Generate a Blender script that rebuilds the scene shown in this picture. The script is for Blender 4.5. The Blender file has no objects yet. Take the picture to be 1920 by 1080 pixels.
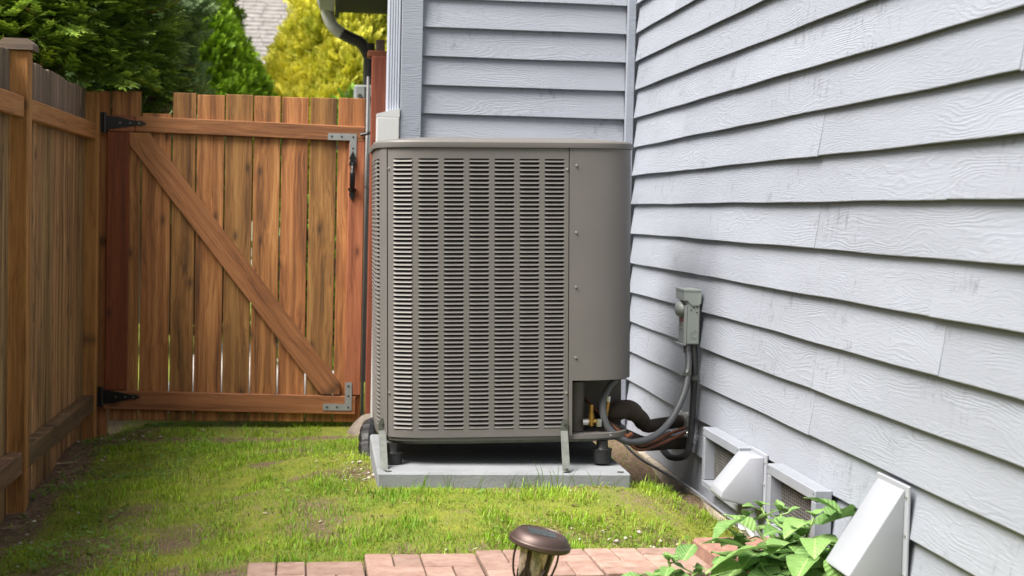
import bpy, bmesh, math, random
import numpy as np
from mathutils import Vector, Matrix
random.seed(7); np.random.seed(7)
S = bpy.context.scene
COL = S.collection
R = math.radians
# ------------------------------------------------------------------ camera
cam_d = bpy.data.cameras.new("camera")
cam = bpy.data.objects.new("camera", cam_d); COL.objects.link(cam); S.camera = cam
cam_d.sensor_width = 36.0; cam_d.lens = 54.375
cam_d.clip_start = 0.05; cam_d.clip_end = 500
def cam_axes():
    f = 2900.0
    p1 = np.array([612 - 960, 540 - 391, -f]); p2 = p1 + np.array([1000, -24, 0])
    y = p1 / np.linalg.norm(p1); z = np.cross(p2, p1); z /= np.linalg.norm(z)
    if z[1] < 0: z = -z
    x = np.cross(y, z)
    return Matrix([list(x), list(y), list(z)])
CAM_Z = 1.13
cam.matrix_world = Matrix.Translation((0, 0, CAM_Z)) @ cam_axes().to_4x4()
cam_d.dof.use_dof = True; cam_d.dof.focus_distance = 5.4; cam_d.dof.aperture_fstop = 5.0
# ------------------------------------------------------------------ world, sun, exposure
SUN_EL, SUN_AZ = R(56), R(-116)      # high, behind the photographer's left shoulder
W = bpy.data.worlds.new("World"); S.world = W; W.use_nodes = True
wn = W.node_tree; wn.nodes.clear()
wo = wn.nodes.new("ShaderNodeOutputWorld"); wb = wn.nodes.new("ShaderNodeBackground")
sky = wn.nodes.new("ShaderNodeTexSky"); sky.sky_type = 'NISHITA'; sky.sun_disc = False
sky.sun_elevation = SUN_EL; sky.sun_rotation = SUN_AZ
sky.air_density = 1.0; sky.dust_density = 6.0; sky.ozone_density = 0.6
hs = wn.nodes.new("ShaderNodeHueSaturation"); hs.inputs['Saturation'].default_value = 0.22
wn.links.new(sky.outputs[0], hs.inputs['Color']); wn.links.new(hs.outputs[0], wb.inputs[0])
wb.inputs[1].default_value = 0.05
wn.links.new(wb.outputs[0], wo.inputs[0])
sd = bpy.data.lights.new("sun", 'SUN'); sd.energy = 2.6; sd.angle = R(38); sd.color = (1, 0.945, 0.86)
sun = bpy.data.objects.new("sun", sd); COL.objects.link(sun)
sdir = Vector((math.sin(SUN_AZ) * math.cos(SUN_EL), math.cos(SUN_AZ) * math.cos(SUN_EL), math.sin(SUN_EL)))
sun.rotation_euler = sdir.to_track_quat('Z', 'Y').to_euler(); sun.location = sdir * 20
S.view_settings.view_transform = 'Standard'; S.view_settings.look = 'None'
S.view_settings.exposure = 1.9; S.view_settings.gamma = 1.0; S.view_settings.use_curve_mapping = False

# ------------------------------------------------------------------ helpers
class NT:
    """tiny helper round a material node tree"""
    def __init__(s, name):
        s.m = bpy.data.materials.new(name); s.m.use_nodes = True
        s.t = s.m.node_tree; s.b = s.t.nodes["Principled BSDF"]
    def n(s, typ, **k):
        o = s.t.nodes.new(typ)
        for a, v in k.items(): setattr(o, a, v)
        return o
    def l(s, a, b): s.t.links.new(a, b)
    def coords(s, rnd=True):
        tc = s.n("ShaderNodeTexCoord")
        if not rnd: return tc.outputs['Object']
        oi = s.n("ShaderNodeObjectInfo")
        mul = s.n("ShaderNodeVectorMath", operation='MULTIPLY'); mul.inputs[1].default_value = (61, 37, 83)
        s.l(oi.outputs['Random'], mul.inputs[0])
        add = s.n("ShaderNodeVectorMath", operation='ADD')
        s.l(tc.outputs['Object'], add.inputs[0]); s.l(mul.outputs[0], add.inputs[1])
        return add.outputs[0]
    def scale(s, v, sc):
        mp = s.n("ShaderNodeMapping"); mp.inputs['Scale'].default_value = sc; s.l(v, mp.inputs[0]); return mp.outputs[0]
    def noise(s, v, sc=1.0, det=4, rough=.55, dist=0.0):
        nz = s.n("ShaderNodeTexNoise"); nz.inputs['Scale'].default_value = sc; nz.inputs['Detail'].default_value = det
        nz.inputs['Roughness'].default_value = rough; nz.inputs['Distortion'].default_value = dist
        s.l(v, nz.inputs['Vector']); return nz.outputs['Fac']
    def ramp(s, f, stops):
        r = s.n("ShaderNodeValToRGB"); e = r.color_ramp.elements
        while len(e) < len(stops): e.new(0.5)
        for i, (p, c) in enumerate(stops):
            e[i].position = p; e[i].color = (c, c, c, 1) if isinstance(c, (int, float)) else (*c, 1)
        s.l(f, r.inputs[0]); return r.outputs[0]
    def mix(s, f, a, b, mode='MIX'):
        m = s.n("ShaderNodeMix", data_type='RGBA', blend_type=mode)
        for sock, v in ((m.inputs[0], f), (m.inputs[6], a), (m.inputs[7], b)):
            if isinstance(v, (int, float)): sock.default_value = v
            elif isinstance(v, tuple): sock.default_value = (*v, 1)
            else: s.l(v, sock)
        return m.outputs[2]
    def math(s, op, a, b=0.0, clamp=False):
        m = s.n("ShaderNodeMath", operation=op, use_clamp=clamp)
        for i, v in ((0, a), (1, b)):
            if isinstance(v, (int, float)): m.inputs[i].default_value = v
            else: s.l(v, m.inputs[i])
        return m.outputs[0]
    def bump(s, h, strength=.3, dist=.004):
        b = s.n("ShaderNodeBump"); b.inputs['Strength'].default_value = strength; b.inputs['Distance'].default_value = dist
        s.l(h, b.inputs['Height']); s.l(b.outputs[0], s.b.inputs['Normal'])
    def set(s, col=None, rough=None, metal=None, spec=None):
        for k, v in (('Base Color', col), ('Roughness', rough), ('Metallic', metal), ('Specular IOR Level', spec)):
            if v is None: continue
            if isinstance(v, (int, float)): s.b.inputs[k].default_value = v
            elif isinstance(v, tuple): s.b.inputs[k].default_value = (*v, 1)
            else: s.l(v, s.b.inputs[k])
        return s.m

class MB:
    def __init__(s): s.v = []; s.f = []
    def add(s, vs, fs):
        o = len(s.v); s.v += [tuple(p) for p in vs]; s.f += [tuple(i + o for i in q) for q in fs]; return s
    def box(s, x0, x1, y0, y1, z0, z1):
        return s.add([(x0,y0,z0),(x1,y0,z0),(x1,y1,z0),(x0,y1,z0),(x0,y0,z1),(x1,y0,z1),(x1,y1,z1),(x0,y1,z1)],
                     [(3,2,1,0),(4,5,6,7),(0,1,5,4),(1,2,6,5),(2,3,7,6),(3,0,4,7)])
    def cbox(s, x0, x1, y0, y1, z0, z1, c=.003):
        vs, fs = chamfer(x1-x0, y1-y0, z1-z0, c)
        return s.add([(x0+p[0], y0+p[1], z0+p[2]) for p in vs], fs)
    def prism(s, poly, axis, a, b):
        n = len(poly)
        def pt(u, w, t): return {'x': (t,u,w), 'y': (u,t,w), 'z': (u,w,t)}[axis]
        vs = [pt(u,w,a) for u,w in poly] + [pt(u,w,b) for u,w in poly]
        fs = [tuple(range(n))[::-1], tuple(range(n, 2*n))] + [(i, (i+1)%n, n+(i+1)%n, n+i) for i in range(n)]
        return s.add(vs, fs)
    def tube(s, pts, r, n=10, caps=True, flat=1.0):
        pts = [Vector(p) for p in pts]; N = len(pts)
        rr = r if isinstance(r, (list, tuple)) else [r]*N
        ref = Vector((0,0,1)); t0 = (pts[1]-pts[0]).normalized()
        if abs(t0.dot(ref)) > .9: ref = Vector((0,1,0))
        u = t0.cross(ref).normalized(); vs = []; fs = []
        for i, p in enumerate(pts):
            t = (pts[min(i+1,N-1)] - pts[max(i-1,0)]).normalized()
            u = (u - t*u.dot(t)).normalized(); w = t.cross(u)
            for k in range(n):
                a = 2*math.pi*k/n; vs.append(p + rr[i]*(math.cos(a)*u + flat*math.sin(a)*w))
        for i in range(N-1):
            for k in range(n):
                fs.append((i*n+k, i*n+(k+1)%n, (i+1)*n+(k+1)%n, (i+1)*n+k))
        if caps: fs += [tuple(range(n))[::-1], tuple(range((N-1)*n, N*n))]
        return s.add(vs, fs)
    def cyl(s, p0, p1, r0, r1=None, n=12): return s.tube([p0, p1], [r0, r0 if r1 is None else r1], n)
    def lathe(s, prof, c=(0,0,0), n=24, M=None):
        vs = []; fs = []; P = len(prof)
        for r, z in prof:
            for k in range(n):
                a = 2*math.pi*k/n; p = Vector((r*math.cos(a), r*math.sin(a), z))
                if M is not None: p = M @ p
                vs.append(p + Vector(c))
        for i in range(P-1):
            for k in range(n): fs.append((i*n+k, i*n+(k+1)%n, (i+1)*n+(k+1)%n, (i+1)*n+k))
        fs += [tuple(range(n))[::-1], tuple(range((P-1)*n, P*n))]
        return s.add(vs, fs)
    def mesh(s, name, mat, off=(0,0,0), smooth=False):
        me = bpy.data.meshes.new(name); ox, oy, oz = off
        me.from_pydata([(x-ox, y-oy, z-oz) for x,y,z in s.v], [], s.f)
        bm = bmesh.new(); bm.from_mesh(me); bmesh.ops.recalc_face_normals(bm, faces=bm.faces); bm.to_mesh(me); bm.free()
        if mat: me.materials.append(mat)
        if smooth: smooth_mesh(me, smooth)
        return me
def smooth_mesh(me, ang=40):
    me.polygons.foreach_set("use_smooth", [True]*len(me.polygons))
    try: me.set_sharp_from_angle(angle=R(ang if ang is not True else 40))
    except Exception: pass
_ch = {}
def chamfer(dx, dy, dz, c):
    k = (round(dx,5), round(dy,5), round(dz,5), c)
    if k in _ch: return _ch[k]
    bm = bmesh.new(); bmesh.ops.create_cube(bm, size=1)
    for v in bm.verts: v.co = Vector(((v.co.x+.5)*dx, (v.co.y+.5)*dy, (v.co.z+.5)*dz))
    bmesh.ops.bevel(bm, geom=list(bm.edges), offset=c, segments=1, affect='EDGES', profile=.5)
    bm.verts.index_update()
    _ch[k] = ([tuple(v.co) for v in bm.verts], [tuple(v.index for v in f.verts) for f in bm.faces]); bm.free()
    return _ch[k]
def tag(o, label=None, cat=None, group=None, kind=None):
    for k, v in (('label', label), ('category', cat), ('group', group), ('kind', kind)):
        if v: o[k] = v
    return o
def empty(name, loc, label, cat, group=None):
    o = bpy.data.objects.new(name, None); COL.objects.link(o); o.location = loc; o.empty_display_size = .1
    return tag(o, label, cat, group)
def link(name, me, parent=None, M=None):
    o = bpy.data.objects.new(name, me); COL.objects.link(o)
    if parent: o.parent = parent
    if M is not None: o.matrix_local = M
    return o
def base(o):
    p = Vector((0,0,0))
    while o is not None: p += o.location; o = o.parent
    return p
def part(name, mb, mat, parent, smooth=False, kind=None, label=None):
    """world-space geometry -> child of an unrotated parent"""
    o = link(name, mb.mesh(name, mat, base(parent), smooth), parent)
    return tag(o, label, None, None, kind)
def solo(name, mb, mat, loc, label, cat, smooth=False, group=None):
    o = link(name, mb.mesh(name, mat, loc, smooth)); o.location = loc
    return tag(o, label, cat, group)
def struct(name, mb, mat, smooth=False):
    return tag(link(name, mb.mesh(name, mat, (0,0,0), smooth)), kind='structure')
def axes(o, x, y, z): return Matrix([[x[i], y[i], z[i], o[i]] for i in range(3)] + [[0,0,0,1]])
_bm = {}
def board(name, L, Wd, T, mat, parent, O, X, Y, label=None, c=.003):
    """a plank: length along local x, width along y, thickness along z, corner at O (world)"""
    k = (round(L,4), round(Wd,4), round(T,4), mat.name, c)
    if k not in _bm:
        vs, fs = chamfer(L, Wd, T, c); m = MB(); m.add(vs, fs); _bm[k] = m.mesh(name, mat)
    X, Y = Vector(X).normalized(), Vector(Y).normalized(); Z = X.cross(Y)
    o = link(name, _bm[k], parent, axes(Vector(O) - base(parent), X, Y, Z))
    return tag(o, label)
def curve_pts(pts, n=8):
    """Catmull-Rom through points"""
    P = [Vector(p) for p in pts]; P = [P[0]*2-P[1]] + P + [P[-1]*2-P[-2]]; out = []
    for i in range(1, len(P)-2):
        for k in range(n):
            t = k/n; a,b,c,d = P[i-1:i+3]
            out.append(.5*((2*b) + (c-a)*t + (2*a-5*b+4*c-d)*t*t + (3*b-a-3*c+d)*t**3))
    out.append(P[-2]); return out
def np_mesh(name, V, F, mat, attr=None):
    """V (n,3), F (m,k) all the same polygon size"""
    me = bpy.data.meshes.new(name); n, (m, k) = len(V), F.shape
    me.vertices.add(n); me.vertices.foreach_set("co", V.astype(np.float32).ravel())
    me.loops.add(m*k); me.loops.foreach_set("vertex_index", F.astype(np.int32).ravel())
    me.polygons.add(m); me.polygons.foreach_set("loop_start", np.arange(0, m*k, k, dtype=np.int32))
    try: me.polygons.foreach_set("loop_total", np.full(m, k, dtype=np.int32))
    except Exception: pass
    if attr is not None:
        for an, A in attr.items():
            at = me.attributes.new(an, 'FLOAT_COLOR', 'POINT')
            at.data.foreach_set("color", np.hstack([A, np.ones((n,1))]).astype(np.float32).ravel())
    me.update(calc_edges=True); me.validate()
    if mat: me.materials.append(mat)
    return me
# value noise for numpy
_G = np.random.RandomState(3).rand(256, 256)
def vnoise(x, y):
    xi = np.floor(x).astype(int); yi = np.floor(y).astype(int); fx = x-xi; fy = y-yi
    fx = fx*fx*(3-2*fx); fy = fy*fy*(3-2*fy)
    g = lambda a, b: _G[a % 256, b % 256]
    return (g(xi,yi)*(1-fx)+g(xi+1,yi)*fx)*(1-fy) + (g(xi,yi+1)*(1-fx)+g(xi+1,yi+1)*fx)*fy
def fbm(x, y, o=4):
    s = 0; a = .5; t = 0
    for i in range(o): s = s + a*vnoise(x*2**i+17*i, y*2**i+5*i); t += a; a *= .5
    return s/t

# ------------------------------------------------------------------ materials
def wood_mat(name, dark, mid, light, weather=None, rough=.75, var=.35, dirty=None, knots=True, wt=(.8, 1.0)):
    T = NT(name); v = T.coords()
    warp = T.noise(T.scale(v, (1.6, 5, 5)), 1, 2)
    wv = T.n("ShaderNodeVectorMath", operation='MULTIPLY_ADD')
    T.l(warp, wv.inputs[0]); wv.inputs[1].default_value = (0, .07, .07); T.l(v, wv.inputs[2])
    g1 = T.noise(T.scale(wv.outputs[0], (.9, 26, 26)), 1, 5, .6)
    g2 = T.noise(T.scale(wv.outputs[0], (3.5, 190, 190)), 1, 3, .6)
    g = T.math('ADD', T.math('MULTIPLY', g1, .62), T.math('MULTIPLY', g2, .38))
    col = T.ramp(g, [(.37, dark), (.5, mid), (.64, light)])
    blot = T.noise(T.scale(wv.outputs[0], (1.3, 11, 11)), 1, 4)
    col = T.mix(T.ramp(blot, [(.35, 0.0), (.7, .6)]), col, T.mix(.5, col, dark), 'MIX')
    if knots:
        vo = T.n("ShaderNodeTexVoronoi", voronoi_dimensions='2D'); vo.inputs['Scale'].default_value = 1; vo.inputs['Randomness'].default_value = 1
        T.l(T.scale(v, (2.1, 5.2, 1.0)), vo.inputs['Vector'])
        kn = T.ramp(vo.outputs['Distance'], [(.028, 1.0), (.045, .55), (.075, .25), (.11, 0.0)])
        col = T.mix(T.math('MULTIPLY', kn, .75), col, tuple(c*.35 for c in dark))
    if weather:
        sx = T.n("ShaderNodeSeparateXYZ"); tc = T.n("ShaderNodeTexCoord"); T.l(tc.outputs['Object'], sx.inputs[0])
        wn_ = T.noise(T.scale(v, (3, 22, 22)), 1, 4)
        e = T.math('ADD', sx.outputs[0], T.math('MULTIPLY', T.math('SUBTRACT', wn_, .5), .22))
        mr = T.n("ShaderNodeMapRange"); mr.inputs[1].default_value = wt[0]; mr.inputs[2].default_value = wt[1]
        T.l(e, mr.inputs[0])
        wc = T.mix(T.ramp(g, [(.36,0.0),(.62,1.0)]), tuple(c*.3 for c in weather), tuple(c*2.0 for c in weather))
        col = T.mix(T.math('MULTIPLY', mr.outputs[0], .92), col, wc)
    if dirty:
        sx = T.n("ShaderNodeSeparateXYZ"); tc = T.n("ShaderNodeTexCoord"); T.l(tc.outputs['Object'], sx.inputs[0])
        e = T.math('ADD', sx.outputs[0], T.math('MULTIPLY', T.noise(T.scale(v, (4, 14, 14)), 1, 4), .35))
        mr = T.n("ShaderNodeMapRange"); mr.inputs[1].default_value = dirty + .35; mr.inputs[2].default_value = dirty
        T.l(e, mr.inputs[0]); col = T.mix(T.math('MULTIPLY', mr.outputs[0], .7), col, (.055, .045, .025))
    oi = T.n("ShaderNodeObjectInfo")
    h = T.n("ShaderNodeHueSaturation"); T.l(col, h.inputs['Color'])
    T.l(T.math('ADD', T.math('MULTIPLY', oi.outputs['Random'], 2*var), 1-var), h.inputs['Value'])
    T.l(T.math('ADD', T.math('MULTIPLY', oi.outputs['Random'], -.02), .51), h.inputs['Hue'])
    T.bump(g, .35, .003)
    return T.set(h.outputs[0], rough)
def paint_wood(name, col, dirt=True):
    """painted rough-sawn lap siding: cathedral grain in relief, scuffs"""
    T = NT(name); v = T.coords()
    w1 = T.noise(T.scale(v, (2.6, 3, 9)), 1, 2)
    wv = T.n("ShaderNodeVectorMath", operation='MULTIPLY_ADD')
    T.l(w1, wv.inputs[0]); wv.inputs[1].default_value = (0, 0, .085); T.l(v, wv.inputs[2])
    rings = T.noise(T.scale(v, (1.7, 1.7, 8.5)), 1, 3, .42)
    sz = T.n("ShaderNodeSeparateXYZ"); T.l(v, sz.inputs[0])
    wa = T.math('SINE', T.math('ADD', T.math('MULTIPLY', sz.outputs[2], 420), T.math('MULTIPLY', rings, 120)))
    wa = T.math('POWER', T.math('ADD', T.math('MULTIPLY', wa, .5), .5), 1.8)
    fine = T.noise(T.scale(wv.outputs[0], (16, 60, 330)), 1, 3, .65)
    patch = T.ramp(T.noise(T.scale(v, (1.9, 2, 7)), 1, 3), [(.44, .04), (.64, 1.0)])
    h = T.math('ADD', T.math('MULTIPLY', T.math('MULTIPLY', wa, patch), .36), T.math('MULTIPLY', fine, .9))
    T.bump(h, .55, .0032)
    tone = T.noise(T.scale(v, (1.3, 2, 5)), 1, 4)
    c = T.mix(T.ramp(tone, [(.3, 0.0), (.7, 1.0)]), tuple(x*.93 for x in col), tuple(min(1, x*1.05) for x in col))
    if dirt:
        sp = T.noise(T.scale(v, (38, 38, 16)), 1, 4, .7)
        gate = T.noise(T.scale(v, (3.0, 3, 5)), 1, 2)
        m = T.math('MULTIPLY', T.ramp(sp, [(.54, 0.0), (.66, 1.0)]), T.ramp(gate, [(.52, 0.0), (.64, 1.0)]))
        c = T.mix(T.math('MULTIPLY', m, .5), c, (.10, .10, .11))
        sp2 = T.n("ShaderNodeTexVoronoi"); T.l(T.scale(v, (7, 7, 9)), sp2.inputs['Vector'])
        c = T.mix(T.ramp(sp2.outputs['Distance'], [(.025, .5), (.045, 0.0)]), c, (.12, .12, .13))
    oi = T.n("ShaderNodeObjectInfo")
    hh = T.n("ShaderNodeHueSaturation"); T.l(c, hh.inputs['Color'])
    T.l(T.math('ADD', T.math('MULTIPLY', oi.outputs['Random'], .07), .965), hh.inputs['Value'])
    return T.set(hh.outputs[0], .5, 0, .35)
def plain(name, col, rough=.5, metal=0.0, nz=.12, sc=9.0, bump=0.0, bsc=120.0, spec=None):
    T = NT(name); v = T.coords()
    n1 = T.noise(T.scale(v, (sc, sc, sc)), 1, 5)
    c = T.mix(T.ramp(n1, [(.3, 0.0), (.7, 1.0)]), tuple(x*(1-nz) for x in col), tuple(min(1, x*(1+nz)) for x in col))
    if bump: T.bump(T.noise(T.scale(v, (bsc, bsc, bsc)), 1, 4), bump, .003)
    rr = T.math('ADD', T.math('MULTIPLY', n1, .16), rough-.08)
    return T.set(c, rr, metal, spec)
SIDING = paint_wood("siding_paint", (.262, .281, .328))
TRIM = paint_wood("trim_paint", (.25, .272, .325), False)
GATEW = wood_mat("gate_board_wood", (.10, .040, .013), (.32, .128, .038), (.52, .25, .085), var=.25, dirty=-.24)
GATEF = wood_mat("gate_frame_wood", (.14, .048, .017), (.29, .108, .039), (.38, .16, .066), var=.08)
STILE = wood_mat("gate_stile_wood", (.09, .024, .005), (.165, .045, .009), (.22, .072, .015), var=.1)
PICK = wood_mat("picket_wood", (.065, .034, .014), (.28, .152, .06), (.52, .33, .155), weather=(.115, .085, .062), var=.25, dirty=-.05, wt=(1.50, 1.62))
RAILW = wood_mat("fence_rail_wood", (.15, .052, .014), (.37, .14, .042), (.48, .215, .08), var=.12)
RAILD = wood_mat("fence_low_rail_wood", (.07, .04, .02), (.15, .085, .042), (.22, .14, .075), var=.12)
POSTW = wood_mat("fence_post_wood", (.18, .064, .016), (.38, .15, .043), (.48, .21, .075), var=.06, dirty=-.05)
RPOST = wood_mat("gate_post_wood", (.12, .03, .012), (.19, .05, .02), (.25, .075, .03), var=.06)
CAPW = wood_mat("post_cap_wood", (.05, .034, .024), (.11, .076, .055), (.19, .14, .105), var=.05)
SKIRT = wood_mat("skirt_wood", (.22, .18, .14), (.40, .34, .27), (.52, .46, .39), var=.05)
TAUPE = plain("taupe_enamel", (.128, .120, .115), .46, 0, .04, 5, .05, 300, .3)
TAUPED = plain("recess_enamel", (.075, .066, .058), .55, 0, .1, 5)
COIL = plain("coil_fins", (.008, .008, .011), .45, .3, .2, 3)
BLACK = plain("black_plastic", (.012, .012, .013), .45, 0, .15, 12, .1)
BLACKM = plain("black_iron", (.012, .012, .014), .32, .3, .2, 20, .05)
GALV = plain("galvanised_steel", (.115, .122, .112), .45, .5, .2, 40, .1, 90)
SHINY = plain("bright_nut", (.56, .57, .55), .3, .9, .2, 40)
ZINC = plain("zinc_plate", (.27, .285, .285), .5, .35, .1, 30)
BRASS = plain("brass", (.48, .29, .08), .35, .9, .15, 30)
COPPER = plain("copper_cable", (.15, .052, .026), .5, .1, .2, 30)
BOXG = plain("box_grey_enamel", (.30, .33, .32), .42, 0, .04, 8)
CONDG = plain("conduit_grey", (.085, .09, .10), .5, 0, .06, 14)
CONDD = plain("conduit_dark_grey", (.05, .05, .055), .5, 0, .1, 14)
PIPEL = plain("pipe_light_grey", (.55, .57, .60), .5, 0, .1, 14)
FOAM = plain("foam_insulation", (.036, .027, .020), .95, 0, .4, 24, .7, 90)
FOIL = plain("foil_tape", (.75, .75, .74), .3, .8, .1, 40, .8, 60)
PAD = plain("equipment_pad", (.20, .212, .228), .85, 0, .16, 7, .5, 110)
HOODP = plain("hood_paint", (.28, .294, .33), .42, 0, .02, 8)
FRAMEP = plain("vent_frame_paint", (.225, .239, .275), .5, 0, .07, 14, .12, 80)
WHITE = plain("white_vinyl", (.46, .465, .47), .35, 0, .02, 8)
SPOUT = plain("spout_paint", (.40, .43, .50), .4, 0, .03, 8)
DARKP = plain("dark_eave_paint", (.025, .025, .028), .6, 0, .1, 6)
DKSPOUT = plain("dark_spout", (.075, .075, .08), .45, 0, .1, 6)  # lower spout pieces, darker than the elbow above
CONC = plain("footing_concrete", (.17, .14, .115), .9, 0, .3, 25, .8, 60)
FNDN = plain("foundation_concrete", (.25, .24, .22), .9, 0, .15, 10, .4, 60)
BRONZE = plain("bronze_cap", (.078, .052, .047), .46, .5, .06, 20)
DBRONZE = plain("bronze_cage", (.035, .022, .02), .4, .5, .1, 20)
BLUE = plain("blue_cap", (.01, .17, .33), .5, 0, .1, 20)
REDL = plain("red_label", (.35, .03, .02), .5, 0, .05, 20)
WHITEL = plain("white_label", (.7, .7, .68), .5, 0, .05, 20)
INK = plain("label_ink", (.10, .04, .035), .6, 0, .05, 20)
PANELD = plain("brass_insect_screen", (.16, .155, .15), .6, .3, .15, 30)
BARK = plain("bark", (.06, .04, .028), .9, 0, .3, 12, .8, 30)
STONE = plain("pebble", (.38, .34, .30), .85, 0, .25, 30, .4, 80)
SHING = plain("roof_shingle", (.18, .168, .165), .9, 0, .3, 8, .3, 40)
CREAM = plain("neighbour_wall", (.5, .48, .44), .7, 0, .05, 4)
PATHC = plain("path_concrete", (.42, .39, .36), .9, 0, .12, 4, .3, 60)
def brick_mat():
    T = NT("paver_brick"); v = T.coords()
    a = T.noise(T.scale(v, (22, 22, 22)), 1, 6, .65); b = T.noise(T.scale(v, (160, 160, 160)), 1, 3, .7)
    c = T.ramp(a, [(.3, (.19, .11, .085)), (.5, (.26, .165, .132)), (.72, (.32, .225, .185))])
    c = T.mix(T.math('MULTIPLY', T.ramp(b, [(.58, 0.0), (.7, 1.0)]), .5), c, (.16, .10, .08))
    T.bump(T.math('ADD', a, T.math('MULTIPLY', b, .6)), .6, .003); 
    oi = T.n("ShaderNodeObjectInfo"); h = T.n("ShaderNodeHueSaturation"); T.l(c, h.inputs['Color'])
    T.l(T.math('ADD', T.math('MULTIPLY', oi.outputs['Random'], .28), .86), h.inputs['Value'])
    return T.set(h.outputs[0], .92)
BRICK = brick_mat()
RBRICK = plain("red_clay", (.24, .125, .095), .9, 0, .25, 25, .6, 90)
JOINT = plain("paver_joint", (.12, .075, .055), .95, 0, .2, 40, .5, 120)
def attr_mat(name, rough=.6, trans=.25, bump=0):
    T = NT(name); a = T.n("ShaderNodeAttribute"); a.attribute_name = "tint"
    T.set(a.outputs['Color'], rough, 0, .3)
    tr = T.n("ShaderNodeBsdfTranslucent"); T.l(a.outputs['Color'], tr.inputs[0])
    mx = T.n("ShaderNodeMixShader"); mx.inputs[0].default_value = trans
    out = [n for n in T.t.nodes if n.type == 'OUTPUT_MATERIAL'][0]
    T.l(T.b.outputs[0], mx.inputs[1]); T.l(tr.outputs[0], mx.inputs[2]); T.l(mx.outputs[0], out.inputs[0])
    return T.m
GRASS = attr_mat("grass_blades", .55, .35)
LEAFY = attr_mat("conifer_leaf", .6, .2)
def ground_mat():
    T = NT("lawn_soil"); tc = T.n("ShaderNodeTexCoord"); v = tc.outputs['Object']
    a = T.n("ShaderNodeAttribute"); a.attribute_name = "soil"
    n1 = T.noise(T.scale(v, (9, 9, 9)), 1, 6, .65); n2 = T.noise(T.scale(v, (55, 55, 55)), 1, 5, .7); n3 = T.noise(T.scale(v, (230, 230, 230)), 1, 3, .7)
    moss = T.mix(T.ramp(n1, [(.3, 0.0), (.7, 1.0)]), (.13, .18, .012), (.27, .28, .026))
    soil = T.ramp(n2, [(.3, (.055, .033, .02)), (.5, (.16, .10, .064)), (.7, (.30, .21, .145))])
    sx = T.n("ShaderNodeSeparateColor"); T.l(a.outputs['Color'], sx.inputs[0])
    f = T.math('ADD', sx.outputs[0], T.math('MULTIPLY', T.math('SUBTRACT', n2, .5), 1.2))
    c = T.mix(T.ramp(f, [(.42, 0.0), (.66, 1.0)]), moss, soil)
    c = T.mix(T.ramp(n3, [(.62, 0.0), (.72, .55)]), c, (.26, .2, .13))
    T.bump(T.math('ADD', n2, n3), .9, .012)
    return T.set(c, .95)
GROUND = ground_mat()

# ------------------------------------------------------------------ ground
CP = np.array([(-1.14,5.7,-.10),(-1.14,6.8,-.075),(-1.14,8,-.06),(-1.14,4.5,-.1),(-.8,7.9,.005),(-.3,7.9,.005),(.1,7.9,.012),(.12,5.5,.148),(1.2,5.45,.145),(.65,5.3,.153),
  (.3,5.3,.15),(1.0,5.35,.163),(1.12,5.38,.16),(.65,6.2,.12),(.15,6.3,.12),(1.45,5.5,-.035),(1.45,6.3,-.02),(1.45,5.0,-.02),(1.4,4.6,.04),(1.2,4.65,.10),(.1,4.45,.125),(-.2,4.37,.10),(.7,4.55,.13),(.4,4.8,.135),
  (-.5,4.3,.05),(-1,4.2,-.06),(-.5,6,.03),(0,6.8,.06),(-.5,5,.035),(.3,3.6,.10),(.8,3.6,.10),(1.3,3.6,.10),(-1,3,-.03),(1.0,7.2,.03),(-.5,7,.02),
  (0,12,0),(-5,8,0),(5,12,0),(0,25,0),(-3,-3,0),(2,0,.05),(-20,30,0),(20,30,0),(0,80,0),(-40,0,0),(40,0,0),(-.5,9,0),(-3,9,-.02)])
def gz(x, y):
    x = np.asarray(x, float); y = np.asarray(y, float)
    d2 = (x[...,None]-CP[:,0])**2 + (y[...,None]-CP[:,1])**2 + .02
    w = d2**-1.6
    return (w*CP[:,2]).sum(-1)/w.sum(-1)
def soil(x, y):
    s = .20 + .95*(fbm(x*4.2+3, y*4.2+9, 4) - .44)*1.7
    s = np.maximum(s, .95*np.exp(-((x+1.12)/.13)**2))
    s = np.maximum(s, .85*np.exp(-((x+1.0)/.28)**2 - ((y-7.85)/.35)**2))
    s = np.maximum(s, .9*np.exp(-((x-.14)/.13)**2 - ((y-5.85)/.36)**2))
    s = np.maximum(s, .95*np.exp(-((y-7.50-.06*np.sin(x*5))/.13)**2)*(x < .3))
    s = np.maximum(s, .98*np.clip((x-1.10)/.05,0,1)*np.clip((y-5.62)/.12,0,1)*(y < 7.6))
    s = np.maximum(s, .6*np.exp(-((x-.95)/.3)**2 - ((y-4.75)/.18)**2))
    return np.clip(s, 0, 1)
xs = np.concatenate([[-90,-50,-25,-12,-6,-4,-3,-2.2,-1.7], np.arange(-1.4,1.6,.035), [1.7,2.2,3,5,9,16,30,60,90]])
ys = np.concatenate([[-40,-20,-8,-3,0,1.5,2.5,3.2], np.arange(3.5,9.3,.045), [9.6,10,11,12,14,17,21,26,34,50,80,140]])
X, Y = np.meshgrid(xs, ys); Zg = gz(X, Y) + .010*(fbm(X*5, Y*5, 3)-.5)*((X > -1.5)&(X < 1.6)&(Y > 3)&(Y < 9.4))
ny, nx = X.shape; idx = np.arange(nx*ny).reshape(ny, nx)
F = np.stack([idx[:-1,:-1], idx[:-1,1:], idx[1:,1:], idx[1:,:-1]], -1).reshape(-1, 4)
so = soil(X, Y).ravel(); so[((X < -1.5)|(X > 1.6)|(Y > 9.2)|(Y < 3)).ravel()] = .25
gm = np_mesh("lawn", np.stack([X, Y, Zg], -1).reshape(-1, 3), F, GROUND, {"soil": np.stack([so]*3, -1)})
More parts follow.
